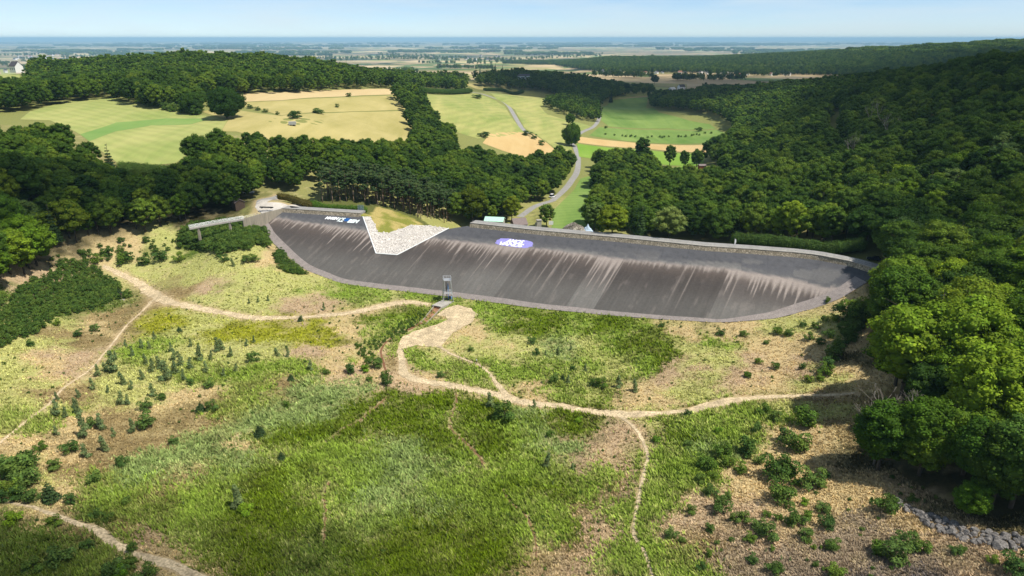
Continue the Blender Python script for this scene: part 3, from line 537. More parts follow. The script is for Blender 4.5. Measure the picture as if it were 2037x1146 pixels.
# parapet and crest road, left and right of the breach
def sweep(name, u0, u1, prof, mats, parent, step=2.0, mi=None):
    us = np.arange(u0, u1 + .01, (u1 - u0) / max(2, round((u1 - u0) / step))); V = []; k = len(prof)
    for u in us:
        for o_, z in prof: q = along(u, o_); V.append((q[0], q[1], z))
    fs = [(i * k + j, (i + 1) * k + j, (i + 1) * k + (j + 1) % k, i * k + (j + 1) % k) for i in range(len(us) - 1) for j in range(k)]
    fs += [tuple(range(k))[::-1], tuple((len(us) - 1) * k + j for j in range(k))]
    return own(link(name, mesh_np(name, V, fs, mats)), parent)
for a, b_ in ((-.5, U1 - 1.5), (U2 + 1, CUM[-1] + 1)):
    sweep('parapet', a, b_, [(.75, 16.3), (.18, 18.45), (-.55, 18.45), (-.55, 16.3)], [M_stone], dam)
    sweep('coping', a, b_, [(.26, 18.452), (.26, 18.60), (-.65, 18.60), (-.65, 18.452)], [M_conc], dam)
    sweep('crest_road', a, b_, [(-.7, 17.6), (-.7, 18.42), (-5.2, 18.42), (-5.2, 17.6)], [M_road], dam)
    us = np.arange(a + 1, b_ - .5, 2.5); mb = MB(); tops = []
    for u in us: q = along(u, -.3); mb.tube((q[0], q[1], 18.6), (q[0], q[1], 19.65), .035, n=5); tops.append(q)
    for h_ in (19.65, 19.1): mb.path([(q[0], q[1], h_) for q in tops], .03, 5)
    own(mb.build('railing', M_metal), dam)
# left wing wall with grassy top, and the railed weir channel beside it
A0 = CW[0]; A1 = fhit(517, 451); A1 = np.array(W(505, 447, 12.2)[:2]); B1 = np.array(W(487, 433, 17.2)[:2])
def wallseg(mb, pts, zt, zb, th=.6):
    for (p, q, z0, z1, y0, y1) in zip(pts[:-1], pts[1:], zt[:-1], zt[1:], zb[:-1], zb[1:]):
        p = np.array(p); q = np.array(q); d = (q - p) / np.hypot(*(q - p)); n_ = np.array([-d[1], d[0]]) * th
        vs = [(*p, y0), (*q, y1), (*q, z1), (*p, z0), (*(p + n_), y0), (*(q + n_), y1), (*(q + n_), z1), (*(p + n_), z0)]
        mb.add(vs, [(0, 1, 2, 3), (5, 4, 7, 6), (3, 2, 6, 7), (1, 5, 6, 2), (4, 0, 3, 7), (0, 4, 5, 1)])
wp = [tuple(W(563, 415, 18.4)[:2]), tuple(W(530, 423, 18.1)[:2]), tuple(W(505, 430, 17.8)[:2]), tuple(W(483, 436, 17.4)[:2])]
wmb = MB(); wallseg(wmb, wp[::-1], [17.4, 17.8, 18.1, 18.4], [8, 8, 9, 14], .7)
ww = tag(wmb.build('retaining_wall', M_concb), 'stained concrete wing wall between the dam face and the railed walkway', 'wall')
frail = empty('railing', (wp[1][0], wp[1][1], 18.1)); tag(frail, 'thin wire railing along the stained wing wall', 'railing')
mb = MB(); rr = resample(wp, 1.6); zt = np.linspace(18.4, 17.4, len(rr)); 
for q, z in zip(rr, zt): mb = MB(); mb.tube((q[0], q[1], z - .05), (q[0], q[1], z + 1.1), .045, n=5); own(mb.build('post', M_metal), frail)
mb = MB()
for h_ in (.55, 1.05): mb.path([(q[0], q[1], z + h_) for q, z in zip(rr, zt)], .03, 5)
own(mb.build('rails', M_metal), frail)
kw = [W(486, 436, 18.3), W(455, 441, 18.1), W(420, 447, 17.8), W(377, 455, 17.4)]
wk = empty('walkway', tuple(kw[1])); tag(wk, 'pale railed concrete walkway above the thicket, left of the wing wall', 'walkway')
kk = resample(kw, 1.7); d = kk[-1] - kk[0]; d[2] = 0; d /= np.linalg.norm(d); nn_ = np.array([-d[1], d[0], 0]) * -1
if nn_[1] < 0: nn_ = -nn_
mb = MB()
for a, b_ in zip(kk[:-1], kk[1:]):
    v = [a - [0, 0, .5], b_ - [0, 0, .5], b_, a]; v2 = [q + nn_ * 1.5 for q in v]
    mb.add(v + v2, [(0, 1, 2, 3), (5, 4, 7, 6), (3, 2, 6, 7), (0, 4, 5, 1), (4, 0, 3, 7), (1, 5, 6, 2)])
own(mb.build('deck', M_conc), wk)
for i in (3, 9, 15, 20):
    if i < len(kk): mb = MB(); q = kk[i] + nn_ * .75; mb.box((q[0], q[1], q[2] - 3), (.7, 1.1, 5.2)); own(mb.build('pier', M_concb), wk)
for s_ in (0, 1):
    mb = MB(); line = [q + nn_ * (1.4 * s_ + .05) for q in kk]
    for q in line: mb.tube(tuple(q), (q[0], q[1], q[2] + 1.1), .05, n=5)
    for h_ in (.5, 1.1): mb.path([(q[0], q[1], q[2] + h_) for q in line], .04, 5)
    own(mb.build('railing', M_metal), wk)
# spillway breach lining
rip = poly_world([(722,432),(737,433),(746,448),(752,463),(772,465),(800,456),(818,449),(850,450),(893,455),(866,470),(838,482),(812,496),(790,508),(770,507),(748,505),(735,470)])
def T_or_face(X, Y): return T(X, Y)
RQ = tag(drape('spillway_lining', rip, 1.0, T_or_face, .28, [M_riprap], jit=.4), 'white rough stone lining of the V-shaped breach in the dam', 'stone lining')
# white edge along the left lip of the breach
eb = MB(); pa, pb = np.array(fhit(722, 432)), np.array(fhit(748, 505))
pa3 = Vector((*pa, float(face_z(*pa)) + .2)); pb3 = Vector((*pb, float(face_z(*pb)) + .2)); pc = np.array(fhit(790, 508)); pc3 = Vector((*pc, float(face_z(*pc)) + .2)); pd = np.array(fhit(893, 455)); pd3 = Vector((*pd, float(face_z(*pd)) + .2))
for a, b_ in ((pa3, pb3), (pb3, pc3), (pc3, pd3)): eb.tube(a, b_, .22, .22, 6)
own(eb.build('breach_kerb', M_white), dam)
# painted lettering on the face: text outlines laid on the slope
def graffiti(name, txt, u0, u1, d0, d1, col, label, shear=.25, fat=.035, back=None):
    cu = bpy.data.curves.new('lettering', 'FONT'); cu.body = txt; cu.offset = fat; cu.shear = shear; cu.space_character = .86; cu.space_line = .8; cu.align_x = 'CENTER'; cu.resolution_u = 3
    to = bpy.data.objects.new('lettering', cu); COL.objects.link(to); bpy.context.view_layer.update()
    me = bpy.data.meshes.new_from_object(to); bpy.data.objects.remove(to)
    co = np.empty(len(me.vertices) * 3, np.float32); me.vertices.foreach_get('co', co); co = co.reshape(-1, 3); lo, hi = co.min(0), co.max(0)
    tt = (co - lo) / np.maximum(hi - lo, 1e-6); V = []
    for t in tt:
        u = u0 + (u1 - u0) * t[0]; D = d1 + (d0 - d1) * t[1]; q = along(u, D); V.append((q[0], q[1], float(17 - D / SLOPE) + .17))
    me.vertices.foreach_set('co', np.array(V, np.float32).ravel()); me.materials.clear(); me.materials.append(col); me.update(); me.name = name
    o = link(name, me); own(o, dam); 
    if label: o['label'] = label
    return o
def paint_patch(name, us, ds, col, label, seed=0):
    poly = []; n_ = 46
    for k in range(n_):
        t = 2 * math.pi * k / n_; rr_ = 1 + .22 * (float(fbm(3 + math.cos(t) * 2.2, seed + math.sin(t) * 2.2, 5, 3)) - .5) * 2
        sq = (abs(math.cos(t)) ** 4 + abs(math.sin(t)) ** 4) ** -.25
        poly.append(tuple(along((us[0] + us[1]) / 2 + (us[1] - us[0]) / 2 * math.cos(t) * sq * rr_, (ds[0] + ds[1]) / 2 + (ds[1] - ds[0]) / 2 * math.sin(t) * sq * rr_)))
    o = own(drape(name, poly, .7, face_z, .135, [col]), dam); o['label'] = label; return o
M_pw = noisy('white_wall_paint', (.80, .80, .80, 1), .06, 2, 0); M_pp = noisy('violet_wall_paint', alb(164, 158, 228), .15, 1.5, 0); M_pb = noisy('blue_wall_paint', alb(44, 96, 160), .25, 1.2, 0); M_pc = noisy('mint_wall_paint', (.72, .80, .78, 1), .08, 2, 0)
uA, uB = arc_of(987, 487), arc_of(1056, 490); dA = float(crest_dist(*fhit(1020, 476))[0]); dB = float(crest_dist(*fhit(1015, 491))[0])
paint_patch('painted_background', (uA, uB), (dA, dB), M_pp, 'violet paint patch on the dam face', 2)
graffiti('graffiti', 'AMOS', uA + 3.0, uB - 3.0, dA + .2, dA + (dB - dA) * .56, M_pw, 'bold white painted letters on the violet patch', .35, .03)
graffiti('graffiti', 'VANDS', uA + 1.2, uB - 2.4, dA + (dB - dA) * .52, dB - .1, M_pw, 'second row of bold white painted letters on the violet patch', .35, .035)
uC, uD, uE, uG = arc_of(650, 430), arc_of(688, 431), arc_of(698, 433), arc_of(719, 434); dC = 1.5; dD = float(crest_dist(*fhit(665, 436))[0]) + .6
graffiti('graffiti', 'MMGH', uC, uC + (uD - uC) * .72, dC, dD, M_pw, 'white painted block letters left of the breach', .3, .07)
graffiti('graffiti', 'ICE', uC + (uD - uC) * .70, uD + .6, dC + .2, dD + 1.0, M_pc, 'pale script letters between white and blue paint', .4, .02)
paint_patch('painted_background', (uD, uE + .5), (dC + .3, dD + .4), M_pb, 'blue paint patch left of the breach', 5)
graffiti('graffiti', 'BEM', uE - .4, uG, dC + .8, dD + 1.2, M_pc, 'mint white painted letters beside the breach', .3, .05)
# ------------------------------------------------------------------ intake tower, slab and outlet
tb = HT(891, 598); tz = max(float(tb[2]), .2)
tw = empty('intake_tower', (tb[0], tb[1], tz), rad(12)); tag(tw, 'grey steel frame tower with a railed platform at the foot of the dam', 'tower')
HT_ = 7.9; hb, ht = 1.75, 1.15
for sx, sy in ((-1, -1), (1, -1), (1, 1), (-1, 1)):
    mb = MB(); mb.tube((sx * hb, sy * hb, 0), (sx * ht, sy * ht, HT_), .13, .11, 8); mb.box((sx * hb, sy * hb, .05), (.5, .5, .1)); mb.build('leg', M_metal, tw)
def lev(z): return hb + (ht - hb) * z / HT_
mb = MB()
for z in (3.2, 3.5): r_ = lev(z); mb.path([(-r_, -r_, z), (r_, -r_, z), (r_, r_, z), (-r_, r_, z), (-r_, -r_, z)], .07)
for k in range(5): y = -lev(3.35) + k * lev(3.35) / 2; mb.tube((-lev(3.35), y, 3.35), (lev(3.35), y, 3.35), .04)
mb.build('middle_frame', M_metal, tw)
mb = MB()
for z0, z1 in ((.1, 3.2), (3.5, HT_ - .2)):
    a, b_ = lev(z0), lev(z1)
    mb.tube((a, -a, z0), (b_, b_, z1), .045); mb.tube((-a, a, z0), (b_, b_, z1), .045)
mb.build('braces', M_metal, tw)
mb = MB(); mb.box((0, 0, HT_ + .06), (2 * ht + .5, 2 * ht + .5, .14)); mb.build('platform', M_metal, tw)
mb = MB(); e = ht + .2
for sx, sy in ((-1, -1), (1, -1), (1, 1), (-1, 1), (0, 1), (1, 0)): mb.tube((sx * e, sy * e, HT_ + .1), (sx * e, sy * e, HT_ + 1.15), .05)
for z in (.62, 1.15): mb.path([(e, -e, HT_ + z), (e, e, HT_ + z), (-e, e, HT_ + z), (-e, -e, HT_ + z)], .045)
for y_ in (-e, -e + .6): mb.path([(e, y_, HT_ + .1), (e, y_, HT_ + 1.0), (e, y_ + .12, HT_ + 1.35), (e - .3, y_ + .3, HT_ + 1.42)], .05)
mb.build('platform_railing', M_metal, tw)
mb = MB()
for s_ in (-.22, .22): mb.tube((lev(0) + .05, s_, 0), (ht + .25, s_, HT_), .04)
for k in range(24): z = .3 + k * .32; x = lev(z) + .07; mb.tube((x, -.22, z), (x, .22, z), .025)
mb.build('ladder', M_metal, tw)
mb = MB(); mb.tube((.2, -.1, .3), (.2, -.1, 6.6), .10, .10, 10); mb.tube((.2, -.1, 4.2), (.2, -.1, 5.8), .17, .17, 10); mb.build('blue_pipe', M_blue, tw)
mb = MB(); mb.tube((-.35, .4, .2), (-.1, .3, 7.4), .10); mb.tube((-.1, .5, .2), (-.6, .3, 7.4), .07); mb.build('lifting_rods', M_dark, tw)
mb = MB(); mb.box((.75, .2, .7), (1.0, 1.2, 1.3)); mb.box((-.6, .4, .45), (1.3, 1.0, .7)); mb.build('intake_box', M_dark, tw)
mb = MB(); mb.tube((1.25, -.35, .0), (1.25, -.35, 1.5), .22, .22, 12); mb.build('blue_tank', plain('pale_blue_tank', (.16, .32, .55, 1), .4), tw)
ch = empty('outlet_structure', (tb[0], tb[1], tz)); tag(ch, 'pale concrete slab and rust stained outlet trough below the tower', 'outlet')
q = [np.append(HT(*p)[:2], 0) for p in ((859, 612), (877, 616), (903, 600), (884, 596))]
mb = MB(); mb.add([(a[0], a[1], tz + .12) for a in q] + [(a[0], a[1], tz - .8) for a in q], [(0, 1, 2, 3), (7, 6, 5, 4), (0, 4, 5, 1), (1, 5, 6, 2), (2, 6, 7, 3), (3, 7, 4, 0)]); own(mb.build('slab', M_conc), ch)
t0 = HT(862, 614)[:2]; t1 = HT(877, 616)[:2]; e0 = HT(836, 642)[:2]; e1 = HT(846, 645)[:2]
def tri_wall(name, a, b_, mat, z0=tz + .1, z1=tz - 1.3, th=.3):
    mb = MB(); d = (b_ - a) / np.hypot(*(b_ - a)); n_ = np.array([-d[1], d[0]]) * th
    v = [(*a, z0 - 2.2), (*b_, z1 - 1.2), (*b_, z1 + .5), (*a, z0)]; v += [(x + n_[0], y + n_[1], z) for x, y, z in v]
    mb.add(v, [(0, 1, 2, 3), (5, 4, 7, 6), (3, 2, 6, 7), (1, 5, 6, 2), (4, 0, 3, 7)]); own(mb.build(name, mat), ch)
tri_wall('side_wall', t0, e0, M_concb); tri_wall('side_wall', t1, e1, M_concb)
mb = MB(); mb.add([(*t0, tz - .55), (*t1, tz - .55), (*e1, tz - .9), (*e0, tz - .9)], [(0, 3, 2, 1)]); mb.add([(*t0, tz - 1.2), (*t1, tz - 1.2), (*t1, tz + .1), (*t0, tz + .1)], [(0, 1, 2, 3)]); own(mb.build('trough_floor', M_rust), ch)
mb = MB(); a = Vector((*t0, tz + .3)); b_ = Vector((*t1, tz + .3)); mb.tube(a, b_, .1); own(mb.build('dark_lip', M_dark), ch)
# ------------------------------------------------------------------ small things by the dam
def grd(px, py): h = HT(px, py); return Vector(h)
M_brown = noisy('brown_timber', (.10, .07, .05, 1), .2, 3, .2); M_roof = noisy('grey_brown_roof', (.20, .16, .15, 1), .15, 2, .1); M_green = noisy('mint_green_sheet', (.42, .66, .52, 1), .08, 1.5, .1)
def gable(name, loc, L_, Wd, Hh, R, rz, mw_, mr, label, cat, windows=0, group=None, parts=True):
    root = empty(name, loc, rz); tag(root, label, cat, group); mb = MB(); x, y = L_ / 2, Wd / 2
    mb.add([(-x,-y,-1),(x,-y,-1),(x,y,-1),(-x,y,-1),(-x,-y,Hh),(x,-y,Hh),(x,y,Hh),(-x,y,Hh),(-x,0,Hh+R),(x,0,Hh+R)], [(0,1,5,4),(2,3,7,6),(1,2,6,9,5),(3,0,4,8,7)]); mb.build('wall', mw_, root)
    mb = MB(); o_ = .35; zz = R / y * o_
    for s_ in (-1, 1):
        v = [(-x - o_, s_ * (y + o_), Hh - zz + .05), (x + o_, s_ * (y + o_), Hh - zz + .05), (x + o_, 0, Hh + R + .05), (-x - o_, 0, Hh + R + .05)]; v += [(a, b_, c + .18) for a, b_, c in v]
        mb.add(v, [(0,1,2,3),(7,6,5,4),(0,4,5,1),(1,5,6,2),(2,6,7,3),(3,7,4,0)])
    rf = mb.build('roof', mr, root)
    for k in range(windows):
        wx = -x + (k + .5) * L_ / windows
        mb = MB(); mb.box((wx, -y - .03, Hh * .55), (L_ / windows * .35, .1, Hh * .35)); mb.build('window', M_dark, root)
    if windows:
        mb = MB(); mb.box((x * .4, 0.5, Hh + R + .2), (.7, .7, 1.4)); mb.build('chimney', M_roof, rf)
    return root
g = grd(485, 421); gable('hut', (g.x - 3.5, g.y + 3.5, 17.4), 5, 4.2, 2.7, 1.3, rad(-50), M_brown, M_roof, 'dark brown timber hut half hidden by trees at the left dam end', 'hut')
mb = MB(); g = W(530, 413, 18.6); mb.box((g[0], g[1], 18.75), (6.2, .5, .5), rad(-6)); mb.box((g[0] - 2, g[1], 18.45), (.4, .5, .4)); mb.box((g[0] + 2, g[1], 18.45), (.4, .5, .4)); tag(mb.build('beam_barrier', M_dark), 'dark low beam lying on the gravel forecourt', 'barrier')
gt = W(718, 418, 18.4); gr = empty('mesh_gate', tuple(gt), rad(-14)); tag(gr, 'blue-grey mesh fence panels closing the crest beside the breach', 'gate')
mb = MB()
for x in (-1.4, 0, 1.4): mb.tube((x, 0, 0), (x, 0, 2.2), .05)
for s_ in (0, 2.2): mb.tube((-1.4, 0, s_), (1.4, 0, s_), .04)
mb.build('frame', M_metal, gr); mb = MB()
for k in range(29): x = -1.4 + k * .1; mb.tube((x, 0, .05), (x, 0, 2.15), .016, n=3)
for k in range(12): mb.tube((-1.4, 0, .1 + k * .18), (1.4, 0, .1 + k * .18), .016, n=3)
mb.build('mesh', plain('blue_grey_wire', (.30, .42, .52, 1), .5), gr)
ms = W(1460, 492, 18.6); bnr = empty('banner_mast', tuple(ms)); tag(bnr, 'white narrow banner mast standing on the dam crest', 'banner')
mb = MB(); mb.tube((0, 0, 0), (0, 0, 3.2), .06); mb.build('mast', M_metal, bnr); mb = MB(); pts = [(.05, 0, .9), (.45, .02, 1.2), (.62, .03, 2.1), (.5, .02, 2.9), (.05, 0, 3.2)]
mb.add([Vector(p) for p in pts] + [Vector(p) + Vector((0, .04, 0)) for p in pts], [(0, 1, 2, 3, 4), (9, 8, 7, 6, 5)] + [(i, 5 + i, 5 + (i + 1) % 5, (i + 1) % 5) for i in range(5)]); mb.build('banner', M_white, bnr)
# buildings behind the dam
g = W(984, 442, 4); z_ = 4.; gable('pavilion', (g[0], g[1] + 2, 1.6), 9, 6, 3.0, 1.4, rad(-10), M_conc, M_green, 'long pavilion with mint green roof just behind the parapet', 'pavilion')
g = W(1032, 447, 5); gable('hut', (g[0], g[1] + 2, 2.2), 6.5, 6, 3, 2.4, rad(20), M_brown, M_roof, 'small hut with a grey-brown pitched roof behind the parapet', 'hut')
g = W(1072, 450, 6); mb = MB(); mb.box((g[0], g[1], 5.2), (2.2, 1.4, 7.0), rad(10)); mb.box((g[0], g[1], 8.9), (2.5, 1.7, .4), rad(10)); mb.box((g[0] - 1.4, g[1], 7.2), (1.0, .5, 1.0), rad(10)); tag(mb.build('concrete_post', M_conc), 'pale concrete block rising behind the parapet', 'concrete block')
g = W(1097, 447, 5); sg = empty('sign', (g[0], g[1] + 4, 3)); tag(sg, 'small square white board beside the grey-green tree behind the dam', 'sign'); mb = MB(); mb.tube((0, 0, -2), (0, 0, 1), .08); mb.build('post', M_metal, sg); mb = MB(); mb.box((0, 0, 1.8), (2.2, .1, 1.8)); mb.build('board', M_white, sg)
# rubble heap and tarpaulin
g = W(1150, 452, 8.0)
def heap(name, loc, r, h, mat, label, cat, seed=0, n_=26):
    V = []; fs = []
    for i in range(n_):
        for j in range(n_):
            x = (i / (n_ - 1) * 2 - 1); y = (j / (n_ - 1) * 2 - 1); d_ = math.hypot(x, y)
            z = max(0, 1 - d_) ** .8 * h * (.6 + .8 * float(fbm(x * 2.4 + seed, y * 2.4, 7, 3))) - (.4 if d_ > .98 else 0)
            V.append((x * r[0], y * r[1], z))
    for i in range(n_ - 1):
        for j in range(n_ - 1): a = i * n_ + j; fs.append((a, a + n_, a + n_ + 1, a + 1))
    o = link(name, mesh_np(name, V, fs, [mat])); o.location = loc; return tag(o, label, cat)
M_rubble = stonemat('rubble', alb(120, 112, 100), alb(196, 186, 170), alb(80, 72, 60), .8)
heap('rubble_heap', (g[0] - 1, g[1] + 6, 2.4), (9, 7), 6.5, M_rubble, 'heap of grey rubble behind the dam at the meadow edge', 'rubble heap', 3)
g = W(1172, 455, 7.5); heap('tarpaulin', (g[0], g[1] + 5, 3.4), (3.4, 3), 4.2, noisy('pale_blue_tarp', (.45, .55, .66, 1), .2, 1, .3), 'pale blue tarpaulin heap beside the rubble', 'tarpaulin', 8)
# ------------------------------------------------------------------ vehicles
M_glass = plain('car_glass', (.02, .025, .03, 1), .12); M_tyre = plain('tyre', (.02, .02, .02, 1), .8)
def car(loc, rz, paint, label, L_=4.3, Wd=1.8, Hc=1.45):
    root = empty('parked_car', loc, rz); tag(root, label, 'car'); mb = MB(); y = Wd / 2
    prof = [(-L_/2, .35), (-L_/2, .80), (-L_/2 + .25, .95), (L_/2 - 1.1, .95), (L_/2 - .05, .75), (L_/2, .35)]
    mb.add([(a, -y, b_) for a, b_ in prof] + [(a, y, b_) for a, b_ in prof], [tuple(range(6)), tuple(range(11, 5, -1))] + [(i, 6 + i, 6 + (i + 1) % 6, (i + 1) % 6) for i in range(6)])
    prof = [(-L_/2 + .3, .95), (-L_/2 + .65, Hc), (L_/2 - 2.1, Hc), (L_/2 - 1.35, .95)]; yy = y - .12
    mb2 = MB(); mb2.add([(a, -yy, b_) for a, b_ in prof] + [(a, yy, b_) for a, b_ in prof], [tuple(range(4)), tuple(range(7, 3, -1))] + [(i, 4 + i, 4 + (i + 1) % 4, (i + 1) % 4) for i in range(4)])
    mb.box(((-L_/2 + .65 + L_/2 - 2.1) / 2, 0, Hc + .02), (L_ - 2.75, Wd - .3, .05)); mb.build('body', paint, root); mb2.build('windows', M_glass, root)
    for sx in (-L_/2 + .8, L_/2 - .85):
        for s_ in (-1, 1): mb = MB(); mb.tube((sx, s_ * (y - .1), .32), (sx, s_ * (y + .03), .32), .32, .32, 14); mb.build('wheel', M_tyre, root)
    for s_ in (-.6, .6): mb = MB(); mb.box((L_/2, s_, .62), (.06, .3, .15)); mb.build('headlight', M_white, root)
g = W(1738, 514, 18.0); car((g[0], g[1], float(T(g[0], g[1])) + .05), rad(150), plain('dark_car_paint', (.02, .025, .03, 1), .25), 'dark car parked in tree shade at the right end of the dam crest')
g = HT(1099, 393); car((g[0], g[1], g[2] + .1), rad(55), plain('white_car_paint', (.8, .8, .8, 1), .3), 'white van driving on the valley road below the green meadow', 5.2, 2.0, 2.2)
g = HT(495, 385); car((g[0], g[1], g[2] + .1), rad(10), plain('white_car_paint', (.8, .8, .8, 1), .3), 'white van parked between trees above the left dam end', 5.2, 2.0, 2.2)
g = HT(582, 250); tr = empty('trailer', tuple(g), rad(8)); tag(tr, 'silver grey trailer standing in the dry meadow', 'trailer'); mb = MB(); mb.box((0, 0, 1.6), (4.6, 2.3, 1.9)); mb.build('body', M_metal, tr)
for sx in (-.9, .9):
    for s_ in (-1, 1): mb = MB(); mb.tube((sx, s_ * 1.0, .4), (sx, s_ * 1.2, .4), .4, .4, 10); mb.build('wheel', M_tyre, tr)
g = HT(1396, 336); gable('shed', tuple(g), 5, 3.5, 2.6, .8, rad(5), plain('red_brown_paint', (.22, .06, .04, 1), .7), M_roof, 'small red-brown shed at the shaded glade in the right wood', 'shed')
# houses
M_hw = plain('white_render', (.75, .74, .72, 1), .7); M_hr = noisy('dark_roof', (.07, .065, .07, 1), .15, 1, 0); M_hr2 = noisy('red_tiled_roof', (.24, .12, .08, 1), .15, 1, 0); M_hr3 = noisy('pale_sheet_roof', (.62, .62, .62, 1), .1, 1, 0)
g = HT(12, 146); gable('house', (g[0], g[1], g[2] + 4.0), 13, 11, 8.5, 6, rad(70), M_hw, M_hr, 'white gabled house on the left skyline', 'house', 4)
g = HT(30, 148); gable('house', (g[0] + 3, g[1], g[2] + 3.0), 11, 9, 6, 5, rad(-25), M_hw, M_hr, 'lower white house beside the gabled one on the left skyline', 'house', 3)
g = HT(1040, 168); gable('house', (g[0], g[1], g[2] + 9), 24, 11, 5.5, 3, rad(-4), M_hw, M_hr, 'long pale villa among the trees of the knoll behind the farm road', 'house', 6)
g = HT(1336, 186); gable('house', (g[0], g[1], g[2]), 18, 14, 6, 6, rad(50), M_hw, M_hr3, 'farm building with a pale roof at the edge of the right wood', 'house', 3)
g = HT(1355, 178); gable('house', (g[0], g[1], g[2]), 14, 11, 6, 5, rad(20), M_hw, M_hr, 'dark-roofed farmhouse beside the pale roofed farm building', 'house', 3)
g = HT(823, 166); gable('house', (g[0], g[1], g[2]), 24, 13, 6, 5, rad(0), M_hw, M_hr, 'dark-roofed farmhouse by the copse at the top of the meadows', 'house', 3)
vill = [('village behind the right wood', 1390, 1570, 142, 152, 44), ('village below the left hill', 700, 830, 138, 152, 26), ('hamlet among central trees', 1180, 1380, 143, 150, 12), ('village beyond the tree rows', 860, 1010, 112, 122, 18), ('village at the left edge', 30, 120, 110, 122, 20)]
wall_me = {}
def small_house_mesh(mr, nm):
    mb = MB(); x, y, h_, r_ = 8, 6, 6, 5
    mb.add([(-x,-y,-3),(x,-y,-3),(x,y,-3),(-x,y,-3),(-x,-y,h_),(x,-y,h_),(x,y,h_),(-x,y,h_),(-x,0,h_+r_),(x,0,h_+r_)], [(0,1,5,4),(2,3,7,6),(1,2,6,9,5),(3,0,4,8,7)], 0)
    mb.add([(-x-.5,-y-.5,h_-.3),(x+.5,-y-.5,h_-.3),(x+.5,0,h_+r_+.1),(-x-.5,0,h_+r_+.1)], [(0,1,2,3)], 1); mb.add([(-x-.5,y+.5,h_-.3),(x+.5,y+.5,h_-.3),(x+.5,0,h_+r_+.1),(-x-.5,0,h_+r_+.1)], [(3,2,1,0)], 1)
    o = mb.build('house', [M_hw, mr]); me = o.data; bpy.data.objects.remove(o); return me
hm_ = [small_house_mesh(M_hr, 'a'), small_house_mesh(M_hr2, 'b'), small_house_mesh(M_hr, 'c')]
for (vn, x0, x1, y0, y1, cnt) in vill:
    for k in range(cnt):
        g = HT(random.uniform(x0, x1), random.uniform(y0, y1)); o = link('house', random.choice(hm_)); o.location = g; o.rotation_euler = (0, 0, random.uniform(0, 3.1)); s_ = random.uniform(.7, 1.15) * (1 + (g[1] > 4500) * .6); o.scale = (s_, s_, s_)
        tag(o, 'tiny white-walled house in the ' + vn, 'house', 'houses of the ' + vn)
# ------------------------------------------------------------------ walker
def person(loc, rz):
    root = empty('person', loc, rz); tag(root, 'walker in a white top and dark trousers on the narrow footpath', 'person')
    J = [((0,0,.95),.15,-1), ((0,0,1.15),.15,0), ((0,0,1.38),.17,1), ((0,0,1.50),.07,2), ((0,.01,1.60),.10,3), ((0,.01,1.70),.09,4),
         ((.10,.0,.90),.10,0), ((.11,.08,.50),.07,6), ((.11,.0,.09),.045,7), ((.11,.16,.05),.04,8), ((-.10,0,.90),.10,0), ((-.11,.16,.52),.07,10), ((-.11,-.22,.14),.045,11), ((-.11,-.10,.06),.04,12),
         ((.20,0,1.40),.065,2), ((.27,-.06,1.14),.05,14), ((.26,.10,.92),.04,15), ((.26,.15,.85),.035,16), ((-.20,0,1.40),.065,2), ((-.27,.06,1.14),.05,18), ((-.26,.22,.97),.04,19), ((-.26,.28,.92),.035,20)]
    me = bpy.data.meshes.new('body'); me.from_pydata([j[0] for j in J], [(j[2], i) for i, j in enumerate(J) if j[2] >= 0], []); o = link('body', me, root)
    sk = o.modifiers.new('s', 'SKIN'); 
    for i, j in enumerate(J): me.skin_vertices[0].data[i].radius = (j[1], j[1] * .85)
    me.skin_vertices[0].data[0].use_root = True; o.modifiers.new('d', 'SUBSURF').levels = 2; bpy.context.view_layer.update()
    dg = bpy.context.evaluated_depsgraph_get(); m2 = bpy.data.meshes.new_from_object(o.evaluated_get(dg)); o.modifiers.clear(); o.data = m2
    for m in (plain('skin', (.45, .27, .19, 1), .6), plain('white_shirt', (.8, .8, .82, 1), .8), plain('dark_trousers', (.03, .035, .06, 1), .8), plain('shoes', (.05, .04, .04, 1), .7)): m2.materials.append(m)
    for p in m2.polygons:
        c = p.center; p.material_index = 3 if c.z < .1 else 2 if c.z < .98 and abs(c.x) < .2 else 1 if (c.z < 1.47 and (abs(c.x) < .22 or c.z > 1.1)) else 0; p.use_smooth = True
    mb = MB(); mb.tube((0, 0, 1.66), (0, -.01, 1.80), .115, .06, 10); mb.build('hair', plain('dark_hair', (.03, .02, .015, 1), .8), root, True)
g = HT(948, 724); person((g[0], g[1], g[2] + .1), rad(-60))
# ------------------------------------------------------------------ boulder row
M_boul = noisy('basalt_boulder', alb(128, 123, 118), .4, 1.2, .5, dist=.15, scale2=5)
def boulder_mesh(seed):
    bm = bmesh.new(); bmesh.ops.create_icosphere(bm, subdivisions=3, radius=.5); r_ = random.Random(seed); pl = [(Vector((r_.gauss(0, 1), r_.gauss(0, 1), r_.gauss(0, 1))).normalized(), r_.uniform(.27, .42)) for _ in range(11)]
    for v in bm.verts:
        for nrm, d_ in pl:
            e_ = v.co.dot(nrm)
            if e_ > d_: v.co -= nrm * (e_ - d_) * .94
        v.co *= 1.25; v.co += Vector((r_.gauss(0, .008), r_.gauss(0, .008), r_.gauss(0, .008)))
    me = bpy.data.meshes.new('boulder'); bm.to_mesh(me); bm.free(); me.materials.append(M_boul); return me
BM_ = [boulder_mesh(s_) for s_ in range(7)]
row = resample([HT(x, y)[:2] for x, y in [(1782, 1000), (1805, 1012), (1832, 1028), (1862, 1043), (1900, 1056), (1940, 1068), (1985, 1076), (2037, 1080), (2080, 1084)]], .92)
dd = np.gradient(row, axis=0); dd /= np.hypot(*dd.T)[:, None]; bn = 0
